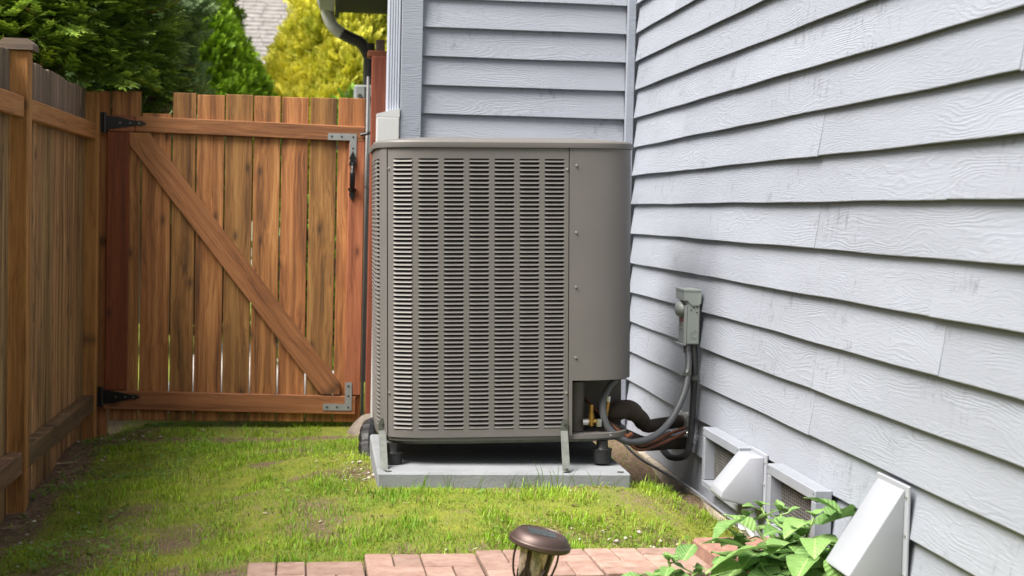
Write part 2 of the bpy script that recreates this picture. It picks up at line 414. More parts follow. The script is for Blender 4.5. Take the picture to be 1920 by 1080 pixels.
gm.polygons.foreach_set("use_smooth", [True]*len(gm.polygons))
tag(link("lawn", gm), kind='structure')
def gzs(x, y): return float(gz(np.array([x]), np.array([y]))[0])
# path beyond the gate
m = MB(); m.box(-.95, .18, 8.55, 12.5, -.1, .035); struct("path", m, PATHC)

# ------------------------------------------------------------------ house
HX, HY = 1.48, 7.492
house = empty("house", (1.2, 6.0, 0), "blue grey painted house with horizontal lap siding on two walls meeting in an inner corner", "house")
m = MB(); m.box(1.5105, 1.62, -2.0, 7.62, -.3, 3.1); m.box(.36, 1.5105, 7.523, 7.62, -.3, 3.1); m.box(.375, .47, 7.62, 9.6, -.3, 2.6)
part("wall", m, TRIM, house)
m = MB(); m.box(1.478, 1.4985, -2.0, 7.48, -.35, -.052); part("foundation", m, FNDN, house)
def siding(L, E, seed, y0, y1):
    """lap board, length along x, outward y, up z"""
    rnd = random.Random(seed); n = max(2, int(L/.10)); V = []; Fc = []
    a, b, c_, d = (rnd.uniform(0, 9) for _ in range(4)); k = rnd.uniform(.5, 1.2)
    for i in range(n+1):
        x = L*i/n
        w = .0020*k*(math.sin(x*2.1+a)+.6*math.sin(x*5.3+b)); zb = .0010*(math.sin(x*3.7+c_)+.7*math.sin(x*9+d))
        V += [(x, .0072, zb+.012), (x, .0270+w, zb), (x, .0280+w, .0022+zb), (x, .0170+w*.5, E*.55), (x, .0068, E+.022), (x, .0005, E+.022)]
    for i in range(n):
        for j in range(6):
            Fc.append((i*6+j, (i+1)*6+j, (i+1)*6+(j+1)%6, i*6+(j+1)%6))
    Fc += [tuple(range(6)), tuple(range(n*6, n*6+6))[::-1]]
    mb = MB(); mb.add(V, Fc); return mb
def zk(k): return 1.187 + (.1386 if k > 0 else .143)*k
joints = {-8:[5.2],-7:[6.55],-6:[4.49],-5:[4.57],-4:[4.566],-3:[3.584],-2:[6.05],-1:[4.578],0:[3.58],1:[4.568],2:[3.2,6.4],3:[5.6],4:[4.1],5:[5.1],6:[6.6],7:[4.57],8:[5.58],9:[4],10:[5],11:[6],12:[5]}
seed = 0; hb = base(house)
for k in range(-8, 13):
    cuts = [-2.0, 1.0+.3*(k % 3)] + sorted(joints[k]) + [7.455]
    if cuts[2] - cuts[1] > 3: cuts.insert(2, cuts[2] - 2.4)
    E = zk(k+1) - zk(k)
    for y0, y1 in zip(cuts[:-1], cuts[1:]):
        seed += 1
        me = siding(y1-y0-.0012, E, seed, y0, y1).mesh("siding_board", SIDING)
        dz = random.uniform(-.0012, .0012); tw = random.uniform(-.0016, .0016)
        link("siding_board", me, house, axes(Vector((1.508-abs(tw)*.3, y0, zk(k)+dz)) - hb, (0,1,0), (-1,0,0), (0,0,1)))
    # back wall
    seed += 1
    z0 = 1.187 + .138*k
    me = siding(1.44-.4455, .138, seed, 0, 0).mesh("siding_board", SIDING)
    link("siding_board", me, house, axes(Vector((1.44, 7.520, z0+random.uniform(-.001,.001))) - hb, (-1,0,0), (0,-1,0), (0,0,1)))
    # left return wall, mostly behind the downspout
    seed += 1
    if z0 < 2.3:
        me = siding(1.95, .138, seed, 0, 0).mesh("siding_board", SIDING)
        link("siding_board", me, house, axes(Vector((.372, 7.6, z0)) - hb, (0,1,0), (-1,0,0), (0,0,1)))
m = MB(); m.cbox(1.4405, 1.4785, 7.452, 7.4915, .05, 3.1, .002); part("corner_trim", m, TRIM, house)
m = MB(); m.cbox(.3435, .4445, 7.472, 7.5105, .05, 3.1, .002); m.cbox(.3435, .3725, 7.511, 7.60, .05, 3.1, .002); part("corner_board", m, TRIM, house)
m = MB(); m.cbox(1.4570, 1.4955, -2.0, 7.45, -.085, .040, .004); part("skirt_board", m, SKIRT, house, label="weathered bare wood skirt board along the bottom of the siding")
# eave over the return wall
m = MB(); m.box(.055, .36, 7.62, 9.35, 2.30, 2.33); m.prism([(.03,2.33),(.37,2.55),(.37,2.60),(.03,2.38)], 'y', 7.62, 9.38); m.box(.03, .054, 7.62, 9.36, 2.27, 2.38)
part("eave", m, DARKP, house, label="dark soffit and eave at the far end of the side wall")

# gutter and downspouts
g = empty("gutter", (.0, 9.2, 0), "pale gutter with elbow and dark downspout under the far dark eave", "gutter")
m = MB(); m.prism([(.026,2.40),(-.085,2.40),(-.085,2.38),(-.06,2.31),(.01,2.29),(.026,2.29)], 'y', 7.62, 9.36); part("trough", m, PIPEL, g)
pts = curve_pts([(-.018,9.28,2.31),(-.012,9.28,2.27),(.02,9.28,2.205),(.075,9.28,2.165)], 5); m = MB(); m.tube(pts, .035, 10)
for p, q in zip(pts[2:-1:1], pts[3::1]):
    m.tube([p, p.lerp(q, .35)], .0372, 10)
part("elbow", m, plain("white_elbow", (.78, .78, .77), .4, 0, .05, 10), g, 50)
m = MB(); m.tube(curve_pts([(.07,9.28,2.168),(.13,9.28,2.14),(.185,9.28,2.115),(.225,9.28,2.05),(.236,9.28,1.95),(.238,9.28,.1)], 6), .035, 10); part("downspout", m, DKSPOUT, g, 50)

d = empty("corner_downspout", (.31, 7.52, 0), "pale blue grey ribbed downspout running down beside the corner board", "downspout")
m = MB(); prof = []
for i in range(5):   # ribbed front
    u = .2785 + i*.0122; prof += [(u, 7.50), (u+.003, 7.494), (u+.0085, 7.494), (u+.0115, 7.50)]
poly = prof + [(.3415, 7.56), (.2765, 7.56)]
m.prism(poly, 'z', 1.585, 3.0); part("pipe", m, SPOUT, d)
m = MB(); m.cbox(.2315, .3405, 7.462, 7.57, .05, 1.575, .004); m.prism([(.2315,1.5755),(.3405,1.5755),(.3405,1.6185),(.2315,1.590)], 'y', 7.463, 7.569); part("adapter", m, WHITE, d, label="white vinyl box the downspout drops into")

# utility box, conduit behind the gate
u = empty("utility_box", (.24, 8.4, 1.4), "grey metal utility box seen above the right end of the gate", "utility box")
m = MB(); m.cbox(.135, .367, 8.28, 8.5, 1.42, 1.79, .01); part("case", m, BOXG, u)
m = MB(); m.cyl((.165,8.279,1.73), (.165,8.268,1.73), .012); m.box(.188, .198, 8.27, 8.2795, 1.43, 1.78); part("lid_clip", m, GALV, u)
m = MB(); m.tube([(.204,8.12,.02),(.204,8.12,1.82)], .008, 10); m.tube([(.204,8.12,1.25),(.204,8.12,1.42)], .013, 10)
solo("conduit_pipe", m, WHITE, (.204,8.12,.02), "thin pale grey pipe standing in the slit between gate and gate post", "pipe", 40)

# ------------------------------------------------------------------ fence
FX = -1.14
fence = empty("wooden_fence", (FX, 6.2, -.08), "stained cedar board fence running along the left side of the lawn", "fence")
def post(y, top, mat=POSTW):
    board("post", top+.35, .08, .09, mat, fence, (FX-.075+.09, y, -.35), (0,0,1), (0,1,0), c=.005)
    # cap
for y, top in ((-1.1, 1.70), (.6, 1.70), (2.3, 1.70), (4.19, 1.70), (6.05, 1.70), (7.87, 1.68)):
    # local x=z up, y=world y, z = X x Y = (0,0,1)x(0,1,0) = (-1,0,0)
    post(y, top)
    if y < 7:
        m = MB(); x0, x1 = FX-.095, FX+.033
        m.box(x0, x1, y-.02, y+.10, top, top+.022); m.prism([(x0,top+.022),(x1,top+.022),(x1-.02,top+.042),(x0+.02,top+.042)], 'y', y-.02, y+.10)
        part("post_cap", m, CAPW, fence)
def rails(y0, y1):
    L = y1-y0
    board("rail", L, .08, .038, RAILW, fence, (FX-.038, y0, 1.446), (0,1,0), (0,0,1), c=.004)
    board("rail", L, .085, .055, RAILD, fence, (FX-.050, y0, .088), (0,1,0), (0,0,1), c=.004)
    n = int(L/.1395); w = L/n
    for i in range(n):
        dz = random.uniform(-.006, .006); dx = random.uniform(-.003, .003)
        board("picket", 1.69-(-.09)+dz, w-random.uniform(.003,.009), .017, PICK, fence, (FX-.052+dx, y0+i*w, -.09), (0,0,1), (0,1,0), c=.002)
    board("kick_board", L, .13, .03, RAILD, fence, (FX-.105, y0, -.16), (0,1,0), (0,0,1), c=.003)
rails(4.28, 6.05); rails(6.13, 7.87); rails(2.39, 4.19); rails(.69, 2.3); rails(-1.01, .6)
board("corner_strip", 1.79, .07, .050, RAILW, fence, (-1.086, 7.956, -.1), (0,0,1), (0,1,0), c=.002)

# ------------------------------------------------------------------ gate
GY = 7.92
gate = empty("wooden_gate", (-.45, GY, 0), "stained cedar board gate with diagonal brace and black strap hinges", "gate")
edges = [(-1.072,-.930), (-.924,-.780), (-.773,-.6585), (-.6525,-.5165), (-.5105,-.376), (-.3705,-.2375), (-.2305,-.097), (-.089,.045), (.0525,.190)]
for i, (a, b) in enumerate(edges):
    top = 1.690 + random.uniform(-.004, .004)
    if i == 1: top = 1.585
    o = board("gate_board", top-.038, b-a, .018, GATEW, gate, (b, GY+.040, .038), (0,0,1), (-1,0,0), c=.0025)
    if i == 1: o['label'] = "board broken off level with the top rail"
# frame; board's z axis = X x Y
board("top_rail", .955+.19, .078, .038, GATEF, gate, (-.957, GY+.038, 1.4905), (1,0,-.016), (.016,0,1), c=.004)
board("top_rail", .120, .078, .038, GATEF, gate, (-1.0795, GY+.0375, 1.4925), (1,0,-.016), (.016,0,1), c=.004)
board("bottom_rail", 1.265, .095, .038, GATEF, gate, (-1.098, GY+.038, .096), (1,0,-.014), (.014,0,1), c=.004)
board("stile", 1.296, .108, .038, STILE, gate, (-.982, GY+.0384, .192), (0,0,1), (-1,0,0), c=.004, label="dark red hinge stile")
board("stile", 1.298, .082, .038, GATEF, gate, (.190, GY+.0386, .178), (0,0,1), (-1,0,0), c=.004)
p0, p1 = Vector((-.945,0,1.478)), Vector((.052,0,.205)); dd = (p1-p0).normalized(); nn = Vector((-dd.z,0,dd.x))
if nn.x < 0: nn = -nn
o0 = Vector((-.985, GY+.034, 1.455))
# brace with ends cut to the frame
m = MB(); wv = .088
poly = [(-.981,1.486),(-.885,1.486),(.083,.243),(.083,.183),(-.012,.183),(-.981,1.425)]
m.prism(poly, 'y', 0, .036)
vs = [Vector(v) for v in m.v]
org = Vector((-.981, GY+.0, 1.486)); Xb, Yb = dd, Vector((0,1,0)); Zb = Xb.cross(Yb)
Mi = axes(org, Xb, Zb.cross(Xb), Zb).inverted()
m2 = MB(); m2.v = [tuple(Mi @ Vector((v.x, v.y+GY-.001, v.z))) for v in vs]; m2.f = m.f
link("brace", m2.mesh("brace", GATEF), gate, axes(org - base(gate), Xb, Zb.cross(Xb), Zb))
# hinges
def hinge(z, L):
    h = MB(); y0 = GY-.008
    x0 = -1.098
    h.prism([(x0, z+.034), (x0+.05, z+.030), (x0+L*.8, z+.010), (x0+L*.84, z+.014), (x0+L, z), (x0+L*.84, z-.014), (x0+L*.8, z-.010), (x0+.05, z-.030), (x0, z-.034)], 'y', y0, GY-.001)
    h.cyl((x0-.006, y0+.002, z-.05), (x0-.006, y0+.002, z+.05), .009)
    h.box(x0-.034, x0-.008, y0-.001, y0+.003, z-.05, z+.05)
    hp = part("hinge", h, BLACKM, gate)
    s = MB()
    for f_ in (.35, .6, .82): s.cyl((x0+L*f_, y0-.004, z), (x0+L*f_, y0, z), .006, n=8)
    part("bolt", s, GALV, hp)
hinge(1.532, .20); hinge(.160, .185)
def bracket(px, pz, sx, sz):
    b = MB(); y0, y1 = GY-.0035, GY-.0005
    x1 = px + sx*.145
    b.box(min(px,x1), max(px,x1), y0, y1, min(pz,pz+sz*.034), max(pz,pz+sz*.034))
    b.box(min(px,px+sx*.034), max(px,px+sx*.034), y0, y1, min(pz+sz*.034,pz+sz*.145), max(pz+sz*.034,pz+sz*.145))
    bp = part("corner_bracket", b, ZINC, gate)
    s = MB()
    for q in ((.017,.017),(.075,.017),(.125,.017),(.017,.075),(.017,.125)):
        s.cyl((px+sx*q[0], y0-.0015, pz+sz*q[1]), (px+sx*q[0], y0, pz+sz*q[1]), .005, n=8)
    part("screw", s, BLACKM, bp)
bracket(.146, 1.512, -1, -1); bracket(.146, .100, -1, 1)
h = MB(); hx = .128
h.prism([(hx,1.425),(hx+.018,1.385),(hx+.011,1.38),(hx+.021,1.352),(hx-.021,1.352),(hx-.011,1.38),(hx-.018,1.385)], 'y', GY-.012, GY-.004)
h.prism([(hx,1.172),(hx+.017,1.205),(hx+.01,1.212),(hx+.023,1.232),(hx,1.25),(hx-.023,1.232),(hx-.01,1.212),(hx-.017,1.205)], 'y', GY-.008, GY-.001)
h.tube(curve_pts([(hx,GY-.01,1.36),(hx,GY-.038,1.335),(hx,GY-.046,1.295),(hx,GY-.036,1.25),(hx,GY-.006,1.226)], 5), [.008]*3+[.010]*5+[.014]*8+[.012]*5, 10)
part("handle", h, BLACKM, gate, 45)
# gate post on the right
gp = empty("gate_post", (.26, 7.99, 0), "reddish brown latch post squeezed between gate and downspout with a block on its cap", "post")
board("post", 2.25, .095, .085, RPOST, gp, (.309, 7.93, -.35), (0,0,1), (-1,0,0), c=.004)
m = MB(); m.cbox(.193, .318, 7.905, 8.03, 1.90, 1.935, .005); part("cap", m, RPOST, gp)
m = MB(); m.cbox(.236, .281, 7.95, 7.99, 1.936, 1.995, .004); part("block", m, CAPW, gp)
l = MB(); l.tube([(.165,GY-.012,1.508),(.20,GY-.02,1.515),(.245,GY-.018,1.525)], .008, 8); l.box(.226,.262,7.915,7.929,1.48,1.57); l.tube([(.212,7.915,1.7),(.22,7.91,1.6),(.235,7.91,1.56)], .003, 6)
part("latch", l, BLACKM, gp)
# lump of concrete round the gate post foot
m = MB(); m.lathe([(.02,.09),(.05,.083),(.08,.06),(.11,.02),(.13,-.08)], (.215, 7.76, 0), 14)
m.v = [(x+.03*math.sin(9*y+5*z), y+.025*math.cos(11*x), z*(1+.18*math.sin(17*x+3*y))) for x,y,z in m.v]
solo("concrete_footing", m, CONC, (.19,7.72,0), "rough lump of concrete on the ground at the foot of the latch post", "concrete lump", 60)
# small post beyond the gate
gpz = empty("garden_post", (-.87, 8.6, 0), "dark brown garden post with pale cap seen where a gate board is broken off", "post")
board("post", 1.68, .09, .09, RPOST, gpz, (-.87, 8.6, 0), (0,0,1), (0,1,0), c=.004)
m = MB(); m.prism([(-.985,1.665),(-.84,1.665),(-.80,1.64),(-.81,1.69),(-.86,1.735),(-.96,1.735)], 'y', 8.57, 8.72); part("cap", m, CAPW, gpz)

# ------------------------------------------------------------------ equipment pad
pad = empty("equipment_pad", (.655, 5.9, .15), "flat grey equipment pad on the lawn carrying the air conditioner", "pad")
m = MB(); m.cbox(.196, 1.110, 5.452, 6.40, .105, .2, .006)
part("slab", m, PAD, pad)
m = MB()
for x, y in ((.235, 5.475), (1.075, 5.475)):
    m.box(x-.012, x+.012, y-.002, y+.002, .2003, .2045); m.box(x-.003, x+.003, y-.008, y+.008, .2005, .2038)
part("screw", m, GALV, pad)

# ------------------------------------------------------------------ air conditioner (local coords, origin at base centre)
AC = empty("air_conditioner", (.683, 6.035, .2), "taupe outdoor air conditioner with louvred panels and plain service panel", "air conditioner")
AC.rotation_euler = (0, -.022, 0)
HA, HB, NE = .480, .432, 6.2
th = np.linspace(0, 2*np.pi, 1441)
def sup(a, b, n):
    c, s = np.cos(th), np.sin(th)
    return np.stack([a*np.sign(c)*np.abs(c)**(2/n), b*np.sign(s)*np.abs(s)**(2/n)], -1)
OUT = sup(HA, HB, NE)
seg = np.linalg.norm(np.diff(OUT, axis=0), axis=1); CUM = np.concatenate([[0], np.cumsum(seg)]); TOT = CUM[-1]
def P(s, off=0.0):
    s = s % TOT
    p = np.array([np.interp(s, CUM, OUT[:,0]), np.interp(s, CUM, OUT[:,1])])
    q = np.array([np.interp((s+.004) % TOT, CUM, OUT[:,0]), np.interp((s+.004) % TOT, CUM, OUT[:,1])])
    r = np.array([np.interp((s-.004) % TOT, CUM, OUT[:,0]), np.interp((s-.004) % TOT, CUM, OUT[:,1])])
    t = (q-r)/np.linalg.norm(q-r); n = np.array([t[1], -t[0]])
    return p + n*off, t, n
def s_front(x):          # arc position on the front side for a local x (front: y<0, s increases with x)
    k = np.where((th > np.pi)&(th < 2*np.pi))[0]; xx = OUT[k,0]; return float(np.interp(x, xx, CUM[k]))
def s_left(y):           # left side: x<0, s increases as y falls
    k = np.where((th > np.pi/2)&(th < 1.5*np.pi))[0]; yy = OUT[k,1]; return float(np.interp(-y, -yy, CUM[k]))
def strip(mb, s0, s1, z0, z1, off=0.0, thick=.0018, step=.012):
    n = max(1, int(math.ceil((s1-s0)/step))); A = []
    for i in range(n+1):
        s = s0+(s1-s0)*i/n; p,_,_ = P(s, off); q,_,_ = P(s, off-thick)
        A += [(p[0],p[1],z0),(p[0],p[1],z1),(q[0],q[1],z1),(q[0],q[1],z0)]
    Fc = [(i*4+j, (i+1)*4+j, (i+1)*4+(j+1)%4, i*4+(j+1)%4) for i in range(n) for j in range(4)]
    Fc += [(0,1,2,3), (n*4+3,n*4+2,n*4+1,n*4)]
    mb.add(A, Fc)
def lpart(name, mb, mat, parent=AC, smooth=30, kind=None, label=None):
    return tag(link(name, mb.mesh(name, mat, (0,0,0), smooth), parent), label, kind=kind)
Z = lambda z: z - .2
PZ0, PZ1 = Z(.310), Z(1.3655); LZ0, LZ1 = Z(.338), Z(1.327); ROWS = 63; PIT = (LZ1-LZ0)/ROWS
LW = .0716
colx = [-.3878 + .0922*i for i in range(7)]
# front panel (frame round the slots)
fp = MB(); sL, sR = s_front(-.4393), s_front(.2177); sc = [s_front(x) for x in colx]
strip(fp, sL, sR, PZ0, LZ0, .001); strip(fp, sL, sR, LZ1, PZ1, .001)
ed = [sL] + [v for c in sc for v in (c-LW/2, c+LW/2)] + [sR]
for a, b in zip(ed[0::2], ed[1::2]): strip(fp, a, b, LZ0, LZ1, .001)
front = lpart("front_panel", fp, TAUPE)
def louver_mb(w):
    hw = w/2; us = [(-hw, 0), (-hw+.006, 1), (hw-.006, 1), (hw, 0)]; V = []
    for u, k in us:
        V += [(u, -.0075 if k else -.002, PIT*.30), (u, -.001*k, -PIT*.02), (u, .0022 if k else -.001, -PIT*.24), (u, .0012 if k else -.0018, -PIT*.30)]
    Fc = [(i*4+j, (i+1)*4+j, (i+1)*4+j+1, i*4+j+1) for i in range(3) for j in range(3)]
    b = MB(); b.add([(u, -v, w_) for u, v, w_ in V], Fc); return b      # outward = -y local
lm = louver_mb(LW).mesh("louver", TAUPE); smooth_mesh(lm, 30)
LV = np.array([v.co[:] for v in lm.vertices]); LF = np.array([p.vertices[:] for p in lm.polygons])
def lframe(s, r):
    p, t, n = P(s, .0005); return p, t, n, LZ1 - PIT*(r+.5)
rest = []; NIND = 42
for r in range(ROWS):
    for s in sc:
        p, t, n, z = lframe(s, r)
        M = Matrix([[t[0], -n[0], 0, p[0]], [t[1], -n[1], 0, p[1]], [0,0,1,z], [0,0,0,1]])
        if r < NIND: link("louver", lm, front, M)
        else: rest.append(M)
def many_louvers(name, Ms, parent):
    V = np.concatenate([LV @ np.array(M.to_3x3()).T + np.array(M.translation) for M in Ms])
    Fc = np.concatenate([LF + i*len(LV) for i in range(len(Ms))])
    me = np_mesh(name, V, Fc, TAUPE); smooth_mesh(me, 30)
    return tag(link(name, me, parent), kind='stuff')
many_louvers("louver_rows", rest, front)
# left side and back panels
def side_panel(name, s0, s1, ncol):
    b = MB(); pitch = (s1-s0-.02)/ncol; cs = [s0+.01+pitch*(i+.5) for i in range(ncol)]; w = LW*pitch/.0922
    strip(b, s0, s1, PZ0, LZ0, .001); strip(b, s0, s1, LZ1, PZ1, .001)
    e = [s0] + [v for c in cs for v in (c-w/2, c+w/2)] + [s1]
    for a, c in zip(e[0::2], e[1::2]): strip(b, a, c, LZ0, LZ1, .001)
    pn = lpart(name, b, TAUPE); Ms = []
    for c in cs:
        for r in range(ROWS):
            p, t, n, z = lframe(c, r); k = w/LW
            Ms.append(Matrix([[t[0]*k, -n[0], 0, p[0]], [t[1]*k, -n[1], 0, p[1]], [0,0,1,z], [0,0,0,1]]))
    many_louvers("louver_rows", Ms, pn)
sLs, sLe = s_left(.36), s_left(-.335)
side_panel("side_panel", sLs, sLe, 10)
sBs = CUM[np.argmin(np.abs(OUT[:,0]-.38) + 9*(OUT[:,1] < 0))]; sBe = CUM[np.argmin(np.abs(OUT[:,0]+.38) + 9*(OUT[:,1] < 0))]
side_panel("back_panel", sBs, sBe, 8)
# corner posts
b = MB(); strip(b, sLe+.0015, sL-.003, PZ0, PZ1+.004, .0035); lpart("corner_post", b, TAUPE)
b = MB(); strip(b, sBe+.002, sLs-.002, PZ0, PZ1, .003); lpart("corner_post", b, TAUPE)
b = MB(); strip(b, sR+.003, sR+.016, PZ0, PZ1, .002); lpart("corner_post", b, TAUPE)
# service panel from the front round to the right side
s_sv0 = s_front(.238); s_sv1 = TOT + .20   # past the corner, up the right side
b = MB(); strip(b, s_sv0-.0045, TOT, Z(.514), PZ1, .003); strip(b, .0, .22, Z(.514), PZ1, .003)
lpart("service_panel", b, TAUPE)
b = MB(); strip(b, .224, sBs-.002, PZ0, PZ1, .002); strip(b, TOT-.058, TOT-.0, PZ0, Z(.512), .001); strip(b, 0, .222, PZ0, Z(.512), .001); lpart("right_panel", b, TAUPE)
# inner recess under the service panel
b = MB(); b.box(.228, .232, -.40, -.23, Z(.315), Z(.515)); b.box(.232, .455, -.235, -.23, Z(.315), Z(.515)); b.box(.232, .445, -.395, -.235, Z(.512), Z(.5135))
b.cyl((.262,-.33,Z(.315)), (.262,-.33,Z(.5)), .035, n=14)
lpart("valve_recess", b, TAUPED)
# valves
b = MB()
for x, y, z, r in ((.318,-.36,.335,.011), (.318,-.36,.37,.008)): b.cyl((x,y,Z(z)), (x,y,Z(z)+.045), r, n=10)
b.cyl((.29,-.36,Z(.352)), (.345,-.36,Z(.352)), .009, n=10); b.cyl((.375,-.34,Z(.36)), (.385,-.345,Z(.43)), .008, n=10)
lpart("service_valve", b, BRASS)
for q0, q1, r in (((.283,-.375,Z(.352)), (.303,-.375,Z(.352)), .013), ((.345,-.375,Z(.335)), (.345,-.375,Z(.362)), .011), ((.383,-.35,Z(.425)), (.385,-.351,Z(.445)), .009)):
    b = MB(); b.cyl(q0, q1, r, n=8); lpart("valve_cap", b, SHINY)
# base pan
b = MB(); 
n = 96; oo = [P(TOT*i/n, -.006)[0] for i in range(n)]
b.add([(p[0],p[1],Z(.2965)) for p in oo] + [(p[0],p[1],Z(.3135)) for p in oo], [tuple(range(n))[::-1], tuple(range(n,2*n))] + [(i,(i+1)%n,n+(i+1)%n,n+i) for i in range(n)])
lpart("base_pan", b, TAUPE)
b = MB(); oo = [P(TOT*i/n, -.03)[0] for i in range(n)]
b.add([(p[0],p[1],Z(.283)) for p in oo] + [(p[0],p[1],Z(.2962)) for p in oo], [tuple(range(n))[::-1], tuple(range(n,2*n))] + [(i,(i+1)%n,n+(i+1)%n,n+i) for i in range(n)])
lpart("pan_flange", b, GALV)
# coil behind the louvres
b = MB(); k = 120; s0c, s1c = sBs, s_front(.218); co = [P(s0c + (s1c-s0c)*i/k, -.03)[0] for i in range(k+1)]; ci = [P(s0c + (s1c-s0c)*i/k, -.05)[0] for i in range(k+1)]
b.add([(p[0],p[1],Z(.315)) for p in co]+[(p[0],p[1],Z(1.36)) for p in co]+[(p[0],p[1],Z(1.36)) for p in ci]+[(p[0],p[1],Z(.315)) for p in ci],
      [(j*(k+1)+i, j*(k+1)+i+1, ((j+1)%4)*(k+1)+i+1, ((j+1)%4)*(k+1)+i) for i in range(k) for j in range(4)])
lpart("coil", b, COIL)
b = MB(); b.box(.2225,.2265,-.40,.36,Z(.315),Z(1.36)); b.box(-.30,.2,-.3,.3,Z(.314),Z(.32)); lpart("divider", b, BLACK)
# lid
b = MB(); n = 144; prof = [(.004,1.3665),(.0085,1.3670),(.0095,1.3710),(.0090,1.3860),(.0045,1.3920),(-.012,1.3945),(-.06,1.402),(-.13,1.409),(-.17,1.4085),(-.175,1.395)]
rings = []
for off, z in prof: rings.append([P(TOT*i/n, off)[0] if off > -.05 else np.array([OUT[int(i*1440/n),0]*(1+off/HA), OUT[int(i*1440/n),1]*(1+off/HB)]) for i in range(n)])
V = [(p[0],p[1],Z(z)) for rg,(_,z) in zip(rings, prof) for p in rg]
Fc = [(i*n+k, i*n+(k+1)%n, (i+1)*n+(k+1)%n, (i+1)*n+k) for i in range(len(prof)-1) for k in range(n)]
b.add(V, Fc); lid = lpart("lid", b, TAUPE, smooth=25)
b = MB()
for r in np.arange(.03, .30, .022):
    b.tube([(r*math.cos(a), r*math.sin(a)*.93, Z(1.404)+.004*(1-r/.3)) for a in np.linspace(0, 2*math.pi, 37)], .002, 5, caps=False)
for a in np.arange(0, 6.28, math.pi/4): b.tube([(0,0,Z(1.406)), (.295*math.cos(a), .275*math.sin(a), Z(1.403))], .003, 5)
b.lathe([(.07,Z(1.404)),(.07,Z(1.41)),(.05,Z(1.414)),(.01,Z(1.415))], (0,0,0), 20)
lpart("fan_grille", b, BLACK, lid)
# panel screws
def screw(s, z, off=.003):
    p, t, n = P(s, off); q, _, _ = P(s, off+.0045); b = MB(); b.cyl((p[0],p[1],z), (q[0],q[1],z), .0052, .004, 8); lpart("screw", b, SHINY)
for z in (1.305, 1.06, .86, .60): screw(s_front(.2447), Z(z), .004)
screw(sL+.006, Z(1.29), .001); screw(sL+.006, Z(.47), .001); screw(sR-.007, Z(1.29), .001); screw(sR-.007, Z(.47), .001)
for z in (1.26, 1.1, .75): screw(TOT-.012, Z(z), .003)
screw(s_front(.385), Z(.305), -.006)
# risers
for x, y in ((-.425,-.385), (.355,-.385), (-.40,.34), (.40,.34)):
    b = MB(); b.lathe([(.034,0.0),(.036,.045),(.038,.048),(.038,.052),(.026,.052),(.022,.06),(.022,.084)], (x, y, .001), 18); lpart("riser_foot", b, BLACK)
# hold-down straps
def strap(x, yt, yb, z1, lean):
    b = MB(); w = .0135
    pts = [(x+lean, yb-.030, .0035), (x+lean, yb-.012, .004), (x+lean*.9, yb-.006, .012), (x+.15*lean, yt-.008, Z(.33)), (x, yt-.0075, z1-.006), (x, yt-.007, z1+.012)]
    V = []
    for i, p in enumerate(pts):
        ww = w if i < 5 else .005
        V += [(p[0]-ww,p[1],p[2]), (p[0]+ww,p[1],p[2]), (p[0]+ww,p[1]+.0025,p[2]), (p[0]-ww,p[1]+.0025,p[2])]
    b.add(V, [(i*4+j, i*4+(j+1)%4, (i+1)*4+(j+1)%4, (i+1)*4+j) for i in range(len(pts)-1) for j in range(4)] + [(3,2,1,0), tuple(20+i for i in range(4))])
    b.cyl((x, yt-.013, z1-.004), (x, yt-.007, z1-.004), .006, n=8); b.cyl((x+lean, yb-.022, .006), (x+lean, yb-.022, .012), .007, n=8)
    lpart("hold_down_strap", b, GALV)
strap(-.462, -.352, -.51, Z(.362), .002); strap(.205, -.432, -.545, Z(.362), -.012)

# corrugated black pipe behind the pad's left corner
m = MB(); pts = curve_pts([(.26,6.75,.17),(.215,6.62,.205),(.190,6.5,.19),(.185,6.4,.12),(.20,6.33,.08)], 9)
m.tube(pts, [.036 if i % 4 < 2 else .030 for i in range(len(pts))], 14)
solo("corrugated_pipe", m, BLACK, (.18,6.5,.1), "black corrugated drain pipe poking out behind the left side of the air conditioner", "drain pipe", 20)

# ------------------------------------------------------------------ disconnect box
db = empty("disconnect_box", (1.45, 6.0, .62), "grey electrical disconnect box screwed to the siding with rounded bump and red label", "electrical box")
x0, x1, y0, y1, z0, z1 = 1.420, 1.473, 5.966, 6.105, .628, .842
m = MB(); m.cbox(x0, x1, y0, y1, z0, z1, .004); part("case", m, BOXG, db)
m = MB(); m.prism([(1.406,.838),(1.4745,.838),(1.4745,.792),(1.466,.783),(1.438,.783),(1.420,.802),(1.406,.802)], 'y', y0-.006, y1+.004); m.box(1.404, 1.476, y0-.008, y1+.006, .8385, .8455); part("hood", m, BOXG, db)
m = MB(); m.box(1.411, 1.4195, y0-.002, y0+.014, .624, .782); m.box(1.404,1.4195,y0+.014,y1,.6235,.6275); part("cover", m, BOXG, db)
m = MB(); m.lathe([(.045,0),(.044,.012),(.034,.024),(.012,.029)], (1.4195, 6.045, .762), 20, Matrix.Rotation(R(-90), 3, 'Y') @ Matrix.Diagonal((.72,1,1)).to_3x3()); part("bump", m, BOXG, db, 50)
m = MB(); m.box(1.4170, 1.4193, 6.0, 6.085, .712, .728); lab = part("label", m, REDL, db)
m = MB(); m.box(1.4170, 1.4193, 6.0, 6.085, .688, .7115); lw = part("label", m, WHITEL, db)
m = MB()
for i in range(3):
    for j in range(5): m.box(1.4163, 1.4169, 6.006+j*.015, 6.006+j*.015+.010, .693+i*.006, .6955+i*.006)
part("label_print", m, INK, lw)
m = MB()
for r in (.0175, .0105): m.tube([(1.452+r*math.cos(q), y0-.0004, .668+r*math.sin(q)) for q in np.linspace(0, 2*math.pi, 25)], .0016, 6, caps=False)
part("knockout", m, BOXG, db, 30)
m = MB()
